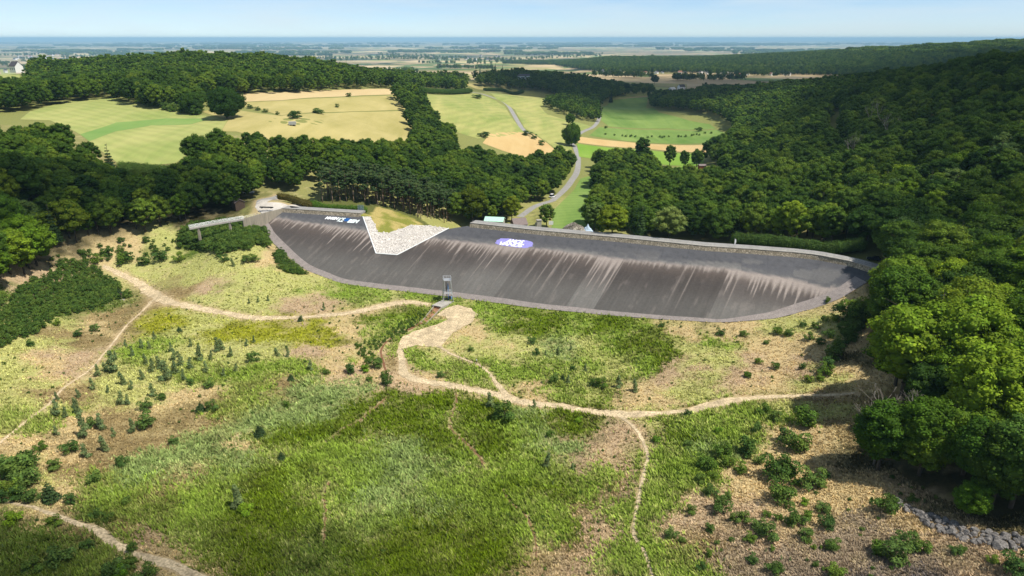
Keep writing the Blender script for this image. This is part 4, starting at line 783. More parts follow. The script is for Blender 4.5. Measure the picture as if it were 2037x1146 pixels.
for i, (q, d) in enumerate(zip(row, dd)):
    nb = 2 if i < 6 else 4
    for j in range(nb):
        o_ = (j - (nb - 1) / 2) * .92; x = q[0] - d[1] * o_ + random.uniform(-.32, .32); y = q[1] + d[0] * o_ + random.uniform(-.3, .3)
        o = link('boulder', BM_[bn % 7]); s_ = random.uniform(.7, 1.55); o.scale = (s_ * 1.1, s_, s_ * .75); o.rotation_euler = (random.uniform(-.4, .4), random.uniform(-.4, .4), random.uniform(0, 6.28)); o.location = (x, y, float(T(x, y)) + random.uniform(.08, .3)); bn += 1
        tag(o, 'angular grey boulder ' + ['in the outer row', 'in the second row', 'in the third row', 'in the inner row'][j] + ' of the stone bank', 'boulder', 'boulders of the lower right stone bank, ' + ['outer', 'second', 'third', 'inner'][j] + ' row')
# ------------------------------------------------------------------ plant prototypes
def leaf_quads(C, Nn, size, r_):
    """one bent-looking quad per leaf clump, centre C, facing roughly Nn"""
    n_ = len(C); a = np.cross(Nn, r_.normal(size=(n_, 3))); a /= np.maximum(np.linalg.norm(a, axis=1), 1e-6)[:, None]; b_ = np.cross(Nn, a); s_ = (size * r_.uniform(.6, 1.35, n_))[:, None]
    k1 = r_.uniform(.55, 1, (n_, 1)); V = np.stack([C - a * s_ * .5 - b_ * s_ * .15, C + b_ * s_ * -.5 * k1, C + a * s_ * .5 + b_ * s_ * .1, C + b_ * s_ * .55], 1)
    return V.reshape(-1, 3), np.arange(n_ * 4, dtype=np.int32).reshape(-1, 4)
def crown_mesh(name, seed, mat, lobes, per, size, shape='round', tint=.3, core=True):
    """lobes: (centre, radius) list. leaves sit on and just inside every lobe; random leaf and lobe tints paint lit and dark contrast into the colour"""
    r_ = np.random.default_rng(seed); Vs = []; Fs = []; Ts = []; base_ = 0
    for c, rr_ in lobes:
        c = np.array(c); rr3 = np.array(rr_ if hasattr(rr_, '__len__') else (rr_, rr_, rr_ * .8)); m_ = max(8, int(per * float(np.mean(rr3)) ** 2))
        d = r_.normal(size=(m_, 3)); d /= np.linalg.norm(d, axis=1)[:, None]; d[:, 2] = np.where(d[:, 2] < -.3, -d[:, 2], d[:, 2])
        bumpy = 1 + .22 * np.sin(d[:, 0] * 7 + seed) * np.sin(d[:, 1] * 6 + c[0]) * np.cos(d[:, 2] * 5 + c[1])
        C = c + d * rr3 * (r_.uniform(.72, 1.06, m_) * bumpy)[:, None]
        Nn = d + r_.normal(size=(m_, 3)) * .55 + np.array([0, 0, .35]); Nn /= np.linalg.norm(Nn, axis=1)[:, None]
        V, Fq = leaf_quads(C, Nn, size, r_); Vs.append(V); Fs.append(Fq + base_); base_ += len(V)
        t = np.repeat(r_.uniform(1 - tint, 1 + tint, m_) , 4)[:, None] * (1 + r_.uniform(-.24, .26)); yl = np.repeat(r_.uniform(-.06, .10, m_), 4)[:, None] + r_.uniform(-.05, .08)
        Ts.append(np.hstack([t * (1 + yl), t, t * (1 - yl)]))
        if core:   # solid core that blocks the view through the lobe, tinted darker
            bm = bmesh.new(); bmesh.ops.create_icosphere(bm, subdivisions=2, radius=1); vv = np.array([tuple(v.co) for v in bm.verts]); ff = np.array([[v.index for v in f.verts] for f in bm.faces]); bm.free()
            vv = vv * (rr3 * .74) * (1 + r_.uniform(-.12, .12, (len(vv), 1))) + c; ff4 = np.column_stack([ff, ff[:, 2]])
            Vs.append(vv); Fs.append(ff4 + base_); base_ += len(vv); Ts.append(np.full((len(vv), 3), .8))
    V = np.vstack(Vs); Fq = np.vstack(Fs); tri = Fq[:, 2] == Fq[:, 3]; faces_q = Fq[~tri]; faces_t = Fq[tri][:, :3]
    me = bpy.data.meshes.new(name); me.vertices.add(len(V)); me.vertices.foreach_set('co', V.astype(np.float32).ravel())
    nq, nt_ = len(faces_q), len(faces_t); me.loops.add(nq * 4 + nt_ * 3); me.loops.foreach_set('vertex_index', np.concatenate([faces_q.ravel(), faces_t.ravel()]).astype(np.int32))
    me.polygons.add(nq + nt_); me.polygons.foreach_set('loop_start', np.concatenate([np.arange(nq) * 4, nq * 4 + np.arange(nt_) * 3]).astype(np.int32)); me.update(calc_edges=True)
    me.materials.append(mat); set_col(me, 'tint', np.vstack(Ts)); return me
def trunk_mesh(name, seed, mat, h_, r0, limbs, lean=.03):
    r_ = random.Random(seed); mb = MB(); p = Vector((0, 0, -.6)); n_ = 5; tops = []
    for k in range(n_):
        q = Vector((r_.uniform(-lean, lean) * h_ * (k + 1) / n_, r_.uniform(-lean, lean) * h_ * (k + 1) / n_, h_ * (k + 1) / n_)); mb.tube(p, q, r0 * (1 - .75 * k / n_), r0 * (1 - .75 * (k + 1) / n_), 7); p = q; tops.append(q)
    for (z, ang, ln, up) in limbs:
        t = min(z / h_, .98); b0 = tops[min(int(t * n_), n_ - 1)] * 1.0; b0.z = z; e1 = b0 + Vector((math.cos(ang) * ln * .5, math.sin(ang) * ln * .5, ln * up * .4)); e2 = b0 + Vector((math.cos(ang + .2) * ln, math.sin(ang + .2) * ln, ln * up)); rr_ = r0 * (1 - .7 * t) * .5
        mb.tube(b0, e1, rr_, rr_ * .6, 5); mb.tube(e1, e2, rr_ * .6, rr_ * .2, 5)
    o = mb.build(name, mat, None, True); me = o.data; bpy.data.objects.remove(o); return me
def broad_lobes(seed, Hh, R, n_=34, low=.28):
    r_ = random.Random(seed); L_ = []; cz = Hh * (low + 1) / 2; hz_ = Hh * (1 - low) / 2
    for k in range(n_):
        z = 1 - 2 * (k + .5) / n_; z = z * .95 + .05; a = k * 2.39996 + r_.uniform(-.3, .3); s_ = math.sqrt(max(0, 1 - z * z)); f_ = r_.uniform(.66, .88)
        rr_ = R * r_.uniform(.24, .38) * (1 if z > -.4 else .8)
        L_.append(((math.cos(a) * s_ * R * f_, math.sin(a) * s_ * R * f_, cz + z * hz_ * f_), (rr_, rr_, rr_ * .82)))
    L_.append(((0, 0, cz), (R * .55, R * .55, hz_ * .6))); return L_
PROTO = {}
def make_tree_proto(key, name, crown, trunk): PROTO[key] = (name, crown, trunk)
TH, TR = 16.0, 5.2
for i in range(6):
    Hh = TH * (1 + .06 * (i % 3 - 1)); R = TR * (1 + .08 * ((i * 2) % 3 - 1))
    lb = broad_lobes(100 + i, Hh, R * (1.25, .8, 1, .9, 1.1, .72)[i], 30 + 3 * i, .10 + .03 * (i % 3)); limbs = [(Hh * (.3 + .09 * k), k * 2.2 + i, R * .75, .55) for k in range(6)]
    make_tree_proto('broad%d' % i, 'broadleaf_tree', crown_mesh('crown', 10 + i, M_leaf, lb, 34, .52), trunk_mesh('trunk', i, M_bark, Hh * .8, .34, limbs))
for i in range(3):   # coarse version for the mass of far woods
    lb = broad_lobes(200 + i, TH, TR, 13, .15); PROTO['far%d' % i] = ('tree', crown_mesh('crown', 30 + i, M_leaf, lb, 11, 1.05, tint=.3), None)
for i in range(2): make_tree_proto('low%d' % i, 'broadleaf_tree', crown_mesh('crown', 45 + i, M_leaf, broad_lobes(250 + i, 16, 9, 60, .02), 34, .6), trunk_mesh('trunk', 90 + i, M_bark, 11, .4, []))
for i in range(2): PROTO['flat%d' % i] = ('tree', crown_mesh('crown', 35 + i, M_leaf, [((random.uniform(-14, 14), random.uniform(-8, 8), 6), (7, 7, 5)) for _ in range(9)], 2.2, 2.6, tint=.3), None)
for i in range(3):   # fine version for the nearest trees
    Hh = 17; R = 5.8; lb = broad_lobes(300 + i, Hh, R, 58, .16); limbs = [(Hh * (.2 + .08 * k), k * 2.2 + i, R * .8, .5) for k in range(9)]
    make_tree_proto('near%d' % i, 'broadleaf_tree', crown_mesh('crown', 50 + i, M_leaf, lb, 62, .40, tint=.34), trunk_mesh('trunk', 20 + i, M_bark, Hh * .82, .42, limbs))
for i in range(3):   # pine: long bare stem, flat clumpy top
    r_ = random.Random(400 + i); Hh = 17.; lb = [((r_.uniform(-2.1, 2.1), r_.uniform(-2.1, 2.1), Hh * r_.uniform(.50, .98)), (r_.uniform(.8, 1.5), r_.uniform(.8, 1.5), r_.uniform(.5, .8))) for _ in range(17)]
    limbs = [(c[2] - .5, math.atan2(c[1], c[0]), max(.5, math.hypot(c[0], c[1])), .2) for c, _ in lb[:9]]
    make_tree_proto('pine%d' % i, 'pine_tree', crown_mesh('crown', 60 + i, M_pine, lb, 60, .42), trunk_mesh('trunk', 40 + i, M_pinebark, Hh * .95, .22, limbs, .008))
def cone_lobes(seed, Hh, R, rows=12):
    r_ = random.Random(seed); L_ = []
    for k in range(rows):
        t = k / rows; z = Hh * (.08 + .9 * t); ring = R * (1 - t) ** .9; m_ = max(1, int(6 * (1 - t)) + 1)
        for j in range(m_): a = j * 2 * math.pi / m_ + k * 1.1 + r_.uniform(-.2, .2); rr_ = ring * r_.uniform(.40, .55) + .12 * R * .3; L_.append(((math.cos(a) * ring * .58, math.sin(a) * ring * .58, z), (rr_, rr_, rr_ * .55)))
    return L_
for i in range(2): make_tree_proto('spruce%d' % i, 'spruce_tree', crown_mesh('crown', 70 + i, M_pine, cone_lobes(i, 18, 3.4), 40, .5), trunk_mesh('trunk', 50 + i, M_bark, 17, .26, []))
# shrubs, unit sized about 2 m
M_bush = leafmat('bush_leaves', [(0, (.060, .120, .022, 1)), (.5, (.088, .155, .028, 1)), (1, (.125, .195, .034, 1))])
def blobs(seed, n_, R, Hh, zr=(.15, .85)):
    r_ = random.Random(seed); return [((r_.uniform(-.62, .62) * R, r_.uniform(-.62, .62) * R, Hh * r_.uniform(*zr)), R * r_.uniform(.28, .46)) for _ in range(n_)]
for i in range(4): PROTO['bush%d' % i] = ('shrub', crown_mesh('foliage', 80 + i, M_bush, blobs(500 + i, 13, 1.25, 1.8), 520, .17, tint=.4, core=False), trunk_mesh('stems', 60 + i, M_bark, 1.2, .05, [(.2, k * 1.6, .8, .9) for k in range(4)]))
for i in range(4):
    r_ = random.Random(600 + i); lb = [((r_.uniform(-.28, .28) * (1.3 - t), r_.uniform(-.28, .28) * (1.3 - t), .25 + 1.9 * t), (.40 * (1.05 - t * .5), .40 * (1.05 - t * .5), .34)) for t in [k / 8 for k in range(9)]]
    PROTO['sap%d' % i] = ('sapling', crown_mesh('foliage', 90 + i, M_grey, lb, 900, .14, tint=.3, core=False), trunk_mesh('stem', 70 + i, M_bark, 2.0, .035, [(.4 + .3 * k, k * 2.1, .35, 1.1) for k in range(4)]))
for i in range(2): PROTO['con%d' % i] = ('young_conifer', crown_mesh('foliage', 95 + i, M_pine, cone_lobes(20 + i, 2.4, .85, 7), 900, .15, tint=.3, core=False), trunk_mesh('stem', 80 + i, M_bark, 2.2, .04, []))
# ------------------------------------------------------------------ where is everything: landmark phrases for labels
LMK = [('the intake tower', 891, 598), ('the breach', 770, 500), ('the violet paint patch', 1020, 485), ('the left path fork', 310, 597), ('the right path fork', 1245, 824), ('the railed walkway', 430, 452), ('the timber hut', 497, 420),
       ('the walker', 948, 722), ('the stone bank', 1900, 1060), ('the trodden patch', 850, 685), ('the banner mast', 1460, 490), ('the shaded car', 1738, 514), ('the mint green pavilion', 984, 442), ('the rubble heap', 1150, 450),
       ('the silver trailer', 582, 250), ('the round lone tree', 1137, 290), ('the stony track', 195, 1055), ('the signpost', 243, 598), ('the red-brown shed', 1396, 336), ('the white skyline house', 12, 150), ('the farm building', 1336, 186),
       ('the branching track', 85, 815), ('the dead branches', 1745, 850), ('the eroded centre gully', 940, 890), ('the lower gully', 1058, 1050), ('the thin track', 1275, 985), ('the right dam foot', 1541, 634), ('the left dam foot', 609, 538),
       ('the summer meadow', 930, 230), ('the stubble strip', 620, 190), ('the left meadow', 250, 270), ('the valley meadow', 1320, 240), ('the villa knoll', 1040, 168), ('the shady glade', 1365, 355), ('the track end', 1680, 783), ('x', 1990, 1140)]
LMK = LMK[:-1] + [('the lower right corner', 2030, 1140), ('the lower left corner', 10, 1140), ('the right hill crest', 1900, 130), ('the left hilltop', 350, 110)]
LMW = np.array([HT(a, b_)[:2] for _, a, b_ in LMK])
def where(x, y):
    d = np.hypot(LMW[:, 0] - x, LMW[:, 1] - y); i = int(d.argmin()); dx, dy = x - LMW[i, 0], y - LMW[i, 1]; r_ = d[i]
    rel = ('right of' if dx > 0 else 'left of') if abs(dx) > abs(dy) * 1.2 else ('beyond' if dy > 0 else 'in front of')
    if abs(dx) > abs(dy) * .45 and abs(dy) > abs(dx) * .45: rel = ('behind and ' if dy > 0 else 'before and ') + ('right of' if dx > 0 else 'left of')
    return '%s %s' % (rel, LMK[i][0])
LAB = {}
def put(key, x, y, s_, label, cat, group, col=None, rz=None, parts=True, sz=None, z=None, tilt=0):
    name, cr, tk = PROTO[key]; z = float(T(x, y)) if z is None else z
    rz = random.uniform(0, 6.28) if rz is None else rz; sc_ = (s_, s_, s_ * (sz or 1))
    if parts and tk is not None:
        root = empty(name, (x, y, z), rz); root.scale = sc_; c = link(cr.name, cr, root); link(tk.name, tk, root)
    else:
        root = link(name, cr); root.location = (x, y, z); root.rotation_euler = (0, 0, rz); root.scale = sc_; c = root
    if tilt: root.rotation_euler = (random.uniform(-tilt, tilt), random.uniform(-tilt, tilt), rz)
    if col is not None: c.color = (*col, 1)
    label = ' '.join(label.split()[:16]); LAB.setdefault(label, []).append((x, y, root)); tag(root, label, cat, group); return root
BRIGHT = (1.5, 1.42, .9); MID = (1.0, 1.0, 1.0); DARK = (.62, .72, .8); YEL = (2.4, 1.55, .7); GREY = (1.5, 1.45, 2.0); LIME = (1.9, 1.8, .9)
# ------------------------------------------------------------------ woods
WOOD = {  # pixel outlines of the ground each wood stands on
 'left': [(-500,700),(-60,640),(0,600),(55,560),(112,505),(190,478),(250,470),(330,463),(372,446),(395,437),(450,425),(480,420),(500,400),(512,388),(500,376),(440,372),(400,374),(352,396),(290,392),(235,374),(190,352),(150,325),(110,302),(0,296),(-600,310)],
 'belt': [(560,392),(600,385),(640,368),(740,372),(820,400),(860,436),(905,450),(960,446),(1012,440),(1036,424),(1064,406),(1094,395),(1120,375),(1134,360),(1142,338),(1112,328),(1040,338),(950,330),(880,326),(700,314),(600,310),(480,306),(430,310),(372,338),(360,360),(400,372),(440,368),(505,372),(530,386)],
 'right': [(1172,472),(1184,400),(1184,360),(1188,342),(1240,336),(1300,336),(1306,376),(1425,376),(1440,345),(1436,330),(1402,326),(1440,300),(1462,272),(1446,246),(1412,230),(1345,222),(1297,218),(1292,204),(1300,196),(1380,192),(1400,185),(1560,168),(1700,155),(1800,145),(2037,120),(2800,60),(3600,700),(2300,900),(2080,1010),(1985,1028),(1920,1012),(1860,985),(1800,950),(1760,905),(1765,850),(1775,790),(1790,720),(1800,640),(1775,570),(1772,512),(1755,497),(1715,492),(1460,482),(1440,490),(1250,474)],
 'hill': [(-700,300),(-60,245),(0,226),(70,220),(140,204),(215,196),(265,212),(330,222),(400,214),(440,192),(600,185),(700,179),(776,176),(800,184),(838,172),(860,140),(830,60),(500,40),(0,60),(-700,60),(-700,150),(0,188),(58,174),(62,140),(35,130),(0,128),(-700,110)],
 'row': [(778,198),(806,190),(835,190),(852,225),(876,262),(908,300),(892,335),(826,335),(822,275),(808,225)],
 'clump': [(1080,212),(1120,228),(1160,241),(1192,243),(1198,226),(1190,206),(1130,203),(1088,206)],
 'copse': [(834,183),(925,181),(932,170),(905,163),(838,168)],
 'valley': [(1140,206),(1192,212),(1200,206),(1235,194),(1300,188),(1296,178),(1240,170),(1200,168),(1140,178)],
 'knoll': [(944,172),(1010,178),(1090,186),(1130,202),(1200,206),(1240,188),(1228,165),(1150,158),(1090,150),(960,160)],
}
BRE = [(715,425),(860,438),(905,452),(790,512),(735,508)]; HUTS = np.array([W(984, 442, 4)[:2], W(1032, 447, 5)[:2], W(1072, 450, 6)[:2], W(1150, 452, 8)[:2]])
TREES = []
def cand(step, x0, x1, y0, y1, j=.42):
    gx, gy = np.meshgrid(np.arange(x0, x1, step), np.arange(y0, y1, step)); gx = gx.ravel() + rng.uniform(-j, j, gx.size) * step; gy = gy.ravel() + rng.uniform(-j, j, gy.size) * step; return gx, gy
spacing = {'left': 6.6, 'belt': 6.8, 'right': 7.4, 'hill': 8.4, 'row': 8, 'clump': 8, 'copse': 9, 'knoll': 8, 'valley': 12}
for wn, poly in WOOD.items():
    if wn in ('left',): bx = (-420, -60, 150, 460)
    elif wn == 'belt': bx = (-220, 60, 290, 560)
    elif wn == 'right': bx = (20, 640, 20, 1500)
    elif wn == 'hill': bx = (-800, 0, 380, 1150)
    else: bx = (-320, 420, 380, 1600)
    gx, gy = cand(spacing[wn], *bx); gz = T(gx, gy); px, py, dep = P(gx, gy, gz); ok = pip(px, py, poly) & (dep > 10)
    ok &= ~((px > 1640) & (px < 1672) & (py > 225) & (py < 300) & (wn == 'right'))
    gx, gy, gz, px, py, dep = [v[ok] for v in (gx, gy, gz, px, py, dep)]
    for x, y, z, a, b_, d in zip(gx, gy, gz, px, py, dep): TREES.append((wn, x, y, z, a, b_, d))
pathpts = np.vstack([c for c, hw in PATHS])
def clear_of_path(x, y, r_): return np.min(np.hypot(pathpts[:, 0] - x, pathpts[:, 1] - y)) > r_
occ = np.array([(CW[k][0], CW[k][1]) for k in range(len(CW))])
def tree_h(wn, x, y):
    n_ = float(fbm(x / 40, y / 40, 201, 2)); v = random.gauss(0, 1)
    return {'left': 15, 'belt': 13.5, 'right': 15.5, 'hill': 15, 'row': 13.5, 'clump': 14, 'copse': 17, 'knoll': 17, 'valley': 15}[wn] * (.8 + .4 * n_) * (1 + .11 * v)
name_w = {'left': 'left bank wood', 'belt': 'tree belt', 'right': 'right hillside wood', 'hill': 'left hill wood', 'row': 'meadow tree row', 'clump': 'dark clump', 'copse': 'meadow-top copse', 'knoll': 'wooded knoll', 'valley': 'valley copse'}
lst = []
for (wn, x, y, z, a, b_, d) in TREES:
    if not (-60 < a < 2100 and b_ > 40): lst.append((0, wn, x, y, z, a, b_, d)); continue
    if wn != 'hill' and d < 700 and not clear_of_path(x, y, 4.8 if wn == 'belt' else 5.5): continue
    dd_, _, cc_ = crest_dist(x, y)
    if abs(float(dd_)) < 8 and not bool(cc_): continue
    if wn == 'belt' and (pip(np.array([a]), np.array([b_]), BRE)[0] or np.min(np.hypot(HUTS[:, 0] - x, HUTS[:, 1] - y)) < 9): continue
    lst.append((1 / d, wn, x, y, z, a, b_, d))
lst.sort(key=lambda q: -q[0])
individual = 0; far_pts = {'near': [], 'far': []}
def tone(wn, x, y, b_):
    n_ = float(fbm(x / 26, y / 26, 211, 2)) + random.gauss(0, .13)
    if wn == 'right' and y < 190 and x < 150: n_ += .17
    if wn == 'right' and 230 < y < 420 and x < 120: n_ += .13
    if wn == 'belt': n_ += .04
    if wn == 'knoll': n_ -= .12
    if n_ > .68: return 'bright green', BRIGHT
    if n_ > .57: return 'fresh green', (1.35, 1.22, .9)
    if n_ < .34: return 'dark green', DARK
    return 'mid green', MID
pine_strip = [(636,404),(742,408),(800,428),(886,448),(905,430),(820,398),(740,376),(640,376)]
for sc0, wn, x, y, z, a, b_, d in lst:
    h_ = tree_h(wn, x, y)
    if sc0 and wn == 'belt' and pip(np.array([a]), np.array([b_]), pine_strip)[0]: continue
    if sc0 and individual < 285:
        tn, tc_ = tone(wn, x, y, b_); individual += 1; s_ = h_ / 16.5; wd = random.uniform(.85, 1.35); ne = d < 235
        if random.random() < (.07 if wn in ('right', 'left', 'belt') else 0):
            put('spruce%d' % random.randrange(2), x, y, h_ / 16.5 * random.uniform(.9, 1.2), 'dark pointed spruce, %s' % where(x, y), 'spruce tree', 'spruces of the ' + name_w[wn], (.9, 1, .9)); continue
        if random.random() < .07: tn, tc_ = 'grey-green', (1.5, 1.3, 3.2)
        put(('near%d' % random.randrange(3)) if ne else ('broad%d' % random.randrange(6)), x, y, s_ * wd, '%s broadleaf tree, %s' % (tn, where(x, y)), 'tree', 'broadleaf trees of the ' + name_w[wn], tc_, sz=1 / wd)
    else: far_pts['near' if d < 620 and sc0 else 'far'].append((x, y, z, h_ / 16.0, wn))
# pines behind the left half of the dam
gx, gy = cand(3.7, -110, 0, 280, 400); gz = T(gx, gy); px, py, dep = P(gx, gy, gz); ok = pip(px, py, pine_strip); npn = 0
for x, y in zip(gx[ok], gy[ok]):
    dd_, _, _ = crest_dist(x, y)
    if -float(dd_) < 8.5 or pip(np.array([P(x, y, T(x, y))[0]]), np.array([P(x, y, T(x, y))[1]]), BRE)[0]: continue
    put('pine%d' % random.randrange(3), x, y, random.uniform(.78, 1.0), 'tall bare-stemmed pine, ' + where(x, y), 'pine tree', 'pines behind the left half of the dam', (1.15, 1.1, 1)); npn += 1
# single trees and bushes of the fields
def hero(key, px, py, hpx, label, col=MID, wide=1., cat='tree', group=None, base_h=None):
    g = HT(px, py); _, _, d = P(g[0], g[1], g[2]); hm = hpx * float(d) / F; bh = base_h or {'low': 16, 'broad': 16, 'near': 17, 'pine': 17, 'spruc': 18, 'bush': 2.0, 'sap': 2.3, 'con': 2.4}[key.rstrip('0123456789')[:5]]
    s_ = hm / bh; return put(key, g[0], g[1], s_ * wide, label, cat, group, col, sz=1 / wide)
hero('low0', 452, 236, 58, 'large round dark tree standing alone between the two dry meadows', (.8, .9, .9), 1.05)
hero('low1', 385, 226, 40, 'rounded tree at the field corner left of the large lone tree', DARK, 1.05)
hero('low0', 1137, 291, 43, 'round lone tree beside the bend of the valley road', (.8, .85, .8), .75)
hero('broad4', 1134, 250, 24, 'small dark tree by the road in front of the clump', DARK, 1.1)
hero('broad0', 1302, 168, 20, 'dark lone tree on the edge of the far fields', DARK, 1.1)
hero('bush0', 1078, 290, 12, 'small tree beside the dry mound', (1, 1.1, 1), 1); hero('bush1', 1062, 277, 11, 'bush above the dry mound by the farm road', DARK, 1); hero('bush2', 1048, 270, 11, 'dark wide bush by the farm road bend', DARK, 1.6)
hero('bush3', 963, 273, 12, 'dark wide bush on the upper edge of the dry mound', DARK, 1.6)
for (px, py, hp, wd, lb_) in [(592,236,17,1.5,'dark spreading bush in the dry meadow near the trailer'), (634,226,11,2.0,'low wide oval bush in the dry meadow'), (671,214,8,1.1,'small round bush in the upper dry meadow'), (693,193,9,1.2,'small bush on the stubble edge'), (575,232,7,1,'tiny bush left of the spreading bush'),
      (498,216,9,1.3,'bush right of the large lone tree'), (513,220,8,1.3,'second bush right of the large lone tree'), (528,224,8,1.3,'third bush right of the large lone tree'), (552,229,8,1,'fourth bush right of the large lone tree'),
      (950,196,9,1.9,'rounded bush at the top of the farm road'), (1390,262,10,1.2,'bush beside the hedge line in the valley meadow'), (1205,256,6,1,'small bush at the valley meadow corner')]:
    hero('bush%d' % random.randrange(4), px, py, hp, lb_, DARK, wd, 'bush')
hero('spruce0', 891, 178, 32, 'narrow pointed spruce in the copse at the meadow top'); hero('spruce1', 913, 180, 36, 'broad pointed spruce right of the narrow one in the copse', wide=1.2)
hero('broad5', 900, 180, 20, 'purple-leaved tree between the two spruces of the copse', (1.0, .28, 1.2)); hero('spruce0', 955, 152, 20, 'dark spruce on the left end of the wooded knoll'); hero('spruce1', 1160, 175, 24, 'dark spruce at the right end of the wooded knoll')
for k, (px, py, hp) in enumerate([(985,160,34),(1000,158,30),(1130,178,30),(1145,190,28),(1190,200,26),(1215,205,24),(1260,480,0)][:6]): hero('spruce%d' % (k % 2), px, py, hp, 'dark spruce among the knoll trees, %s from the left' % ['first', 'second', 'third', 'fourth', 'fifth', 'sixth'][k])
hero('spruce1', 224, 360, 78, 'tall dark spruce-like tree rising in front of the left meadow', (1, 1, 1), 1.0)
hero('broad2', 1018, 442, 52, 'yellow-green tree beside the hut behind the dam', (1.3, 1.1, .7)); hero('broad4', 940, 446, 78, 'golden green tree left of the pavilion', (1.7, 1.2, .6), 1.0)
hero('broad1', 1087, 452, 50, 'loose grey-green tree behind the parapet near the white board', (1.5, 1.35, 1.9), 1.15)
hero('broad0', 655, 345, 44, 'yellow-green tree standing out in the tree belt behind the dam', YEL, 1.0); hero('broad3', 885, 300, 34, 'golden tree at the top of the tree belt', (3.2, 1.6, .6), 1.2)
hero('broad5', 1275, 340, 66, 'tall dark tree on the far edge of the valley grove', DARK, 1.0); hero('broad2', 1332, 332, 42, 'dark round tree on the yellow grass strip', DARK, .9)
for k, (px, py, hp) in enumerate([(1190,335,42),(1215,345,46),(1240,340,44),(1360,335,40),(1385,333,36)]): hero('broad%d' % k, px, py, hp, ['leftmost', 'second', 'third', 'fourth', 'rightmost'][k] + ' tree of the dark row edging the yellow grass strip', DARK if k % 2 else MID, .9, 'tree')
for k, (px, py, hp) in enumerate([(1262,186,20),(1225,192,24),(1245,190,22),(1280,188,16),(1205,188,22),(1290,196,14),(1182,196,26)]): hero('broad%d' % (k % 6), px, py, hp, 'dark valley tree number %s from the left behind the bright green meadow' % ['five', 'three', 'four', 'six', 'two', 'seven', 'one'][k], DARK, 1.1, 'tree')
g = HT(1840, 950)
# big bright trees of the lower right and others at the basin edge
for (px, py, hp, key, col, wd, lb_) in [
   (1800,800,215,'near0',BRIGHT,1.15,'great bright lime-green tree on the right bank above the stone bank'), (1905,790,210,'near1',BRIGHT,1.1,'bright lime-green tree at the right frame edge, right of the great one'),
   (1775,690,170,'near2',(1.0,1.05,.9),1.0,'dark green broad tree at the right end of the dam'), (1770,640,140,'near0',(1.05,1.1,.9),1.0,'mid green tree overhanging the parapet end'),
   (1745,935,150,'near1',(1.0,1.1,.8),1.05,'green tree at the tip of the right wood casting shade on the slope'), (1830,940,165,'near2',(1.2,1.2,.8),1.0,'dense green tree beside the dead branches'), (1935,985,170,'near0',(1.2,1.25,.9),1.0,'dense green tree above the stone bank'),
   (2010,1010,200,'near1',GREY,1.0,'grey-green tree at the right frame edge above the boulders'), (1950,900,230,'near2',BRIGHT,1.05,'bright green tree in the heart of the lower right wood'), (2040,880,220,'near0',BRIGHT,1.05,'bright green tree cut by the right frame edge'), 
   (1925,1030,80,'near2',(1.2,1.3,.8),1.2,'low leafy tree hanging over the boulders'),
   (60,535,110,'near1',(1.5,1.5,.9),1.0,'bright leafy tree at the left frame edge above the thicket'), (20,500,120,'near2',(1.4,1.4,.9),1.0,'bright green tree cut by the left frame edge')]:
    hero(key, px, py, hp, lb_, col, wd)
# dead wood
def dead_tree(px, py, hpx, label):
    g = HT(px, py); _, _, d = P(*g); Hh = hpx * float(d) / F; r_ = random.Random(int(px)); mb = MB()
    def grow(p, dr, ln, rr_, lv):
        q = p + dr * ln; mb.tube(p, q, rr_, rr_ * .6, 5)
        if lv == 0: return
        for _ in range(3 if lv > 1 else 2): nd = (dr + Vector((r_.uniform(-.75, .75), r_.uniform(-.75, .75), r_.uniform(-.1, .45)))).normalized(); grow(q, nd, ln * r_.uniform(.55, .8), rr_ * .55, lv - 1)
    grow(Vector((0, 0, -.5)), Vector((0, 0, 1)), Hh * .42, Hh * .014 + .05, 4); o = mb.build('dead_tree', M_dead, None, True); o.location = g; tag(o, label, 'dead tree')
dead_tree(1738, 925, 150, 'bare grey dead tree among green crowns at the tip of the right wood'); dead_tree(1792, 905, 135, 'second bare dead tree right of the first one'); dead_tree(1762, 300, 75, 'pale bare trunk high on the dark right hillside'); dead_tree(1690, 345, 70, 'thin pale dead trunk on the dark right hillside'); dead_tree(1728, 270, 60, 'grey bare tree near the crest of the right hillside')
# signpost tree with stake at the path
g = HT(243, 597); sg = empty('signpost', tuple(g)); tag(sg, 'dark wooden post on a pale stone base left of the path fork', 'post'); mb = MB(); mb.tube((0, 0, 0), (0, 0, 2.6), .12); mb.box((0, 0, 2.4), (.9, .12, .5)); mb.build('post', M_brown, sg); mb = MB(); mb.box((0, 0, .08), (1.6, 1.0, .3)); mb.build('base', M_conc, sg)
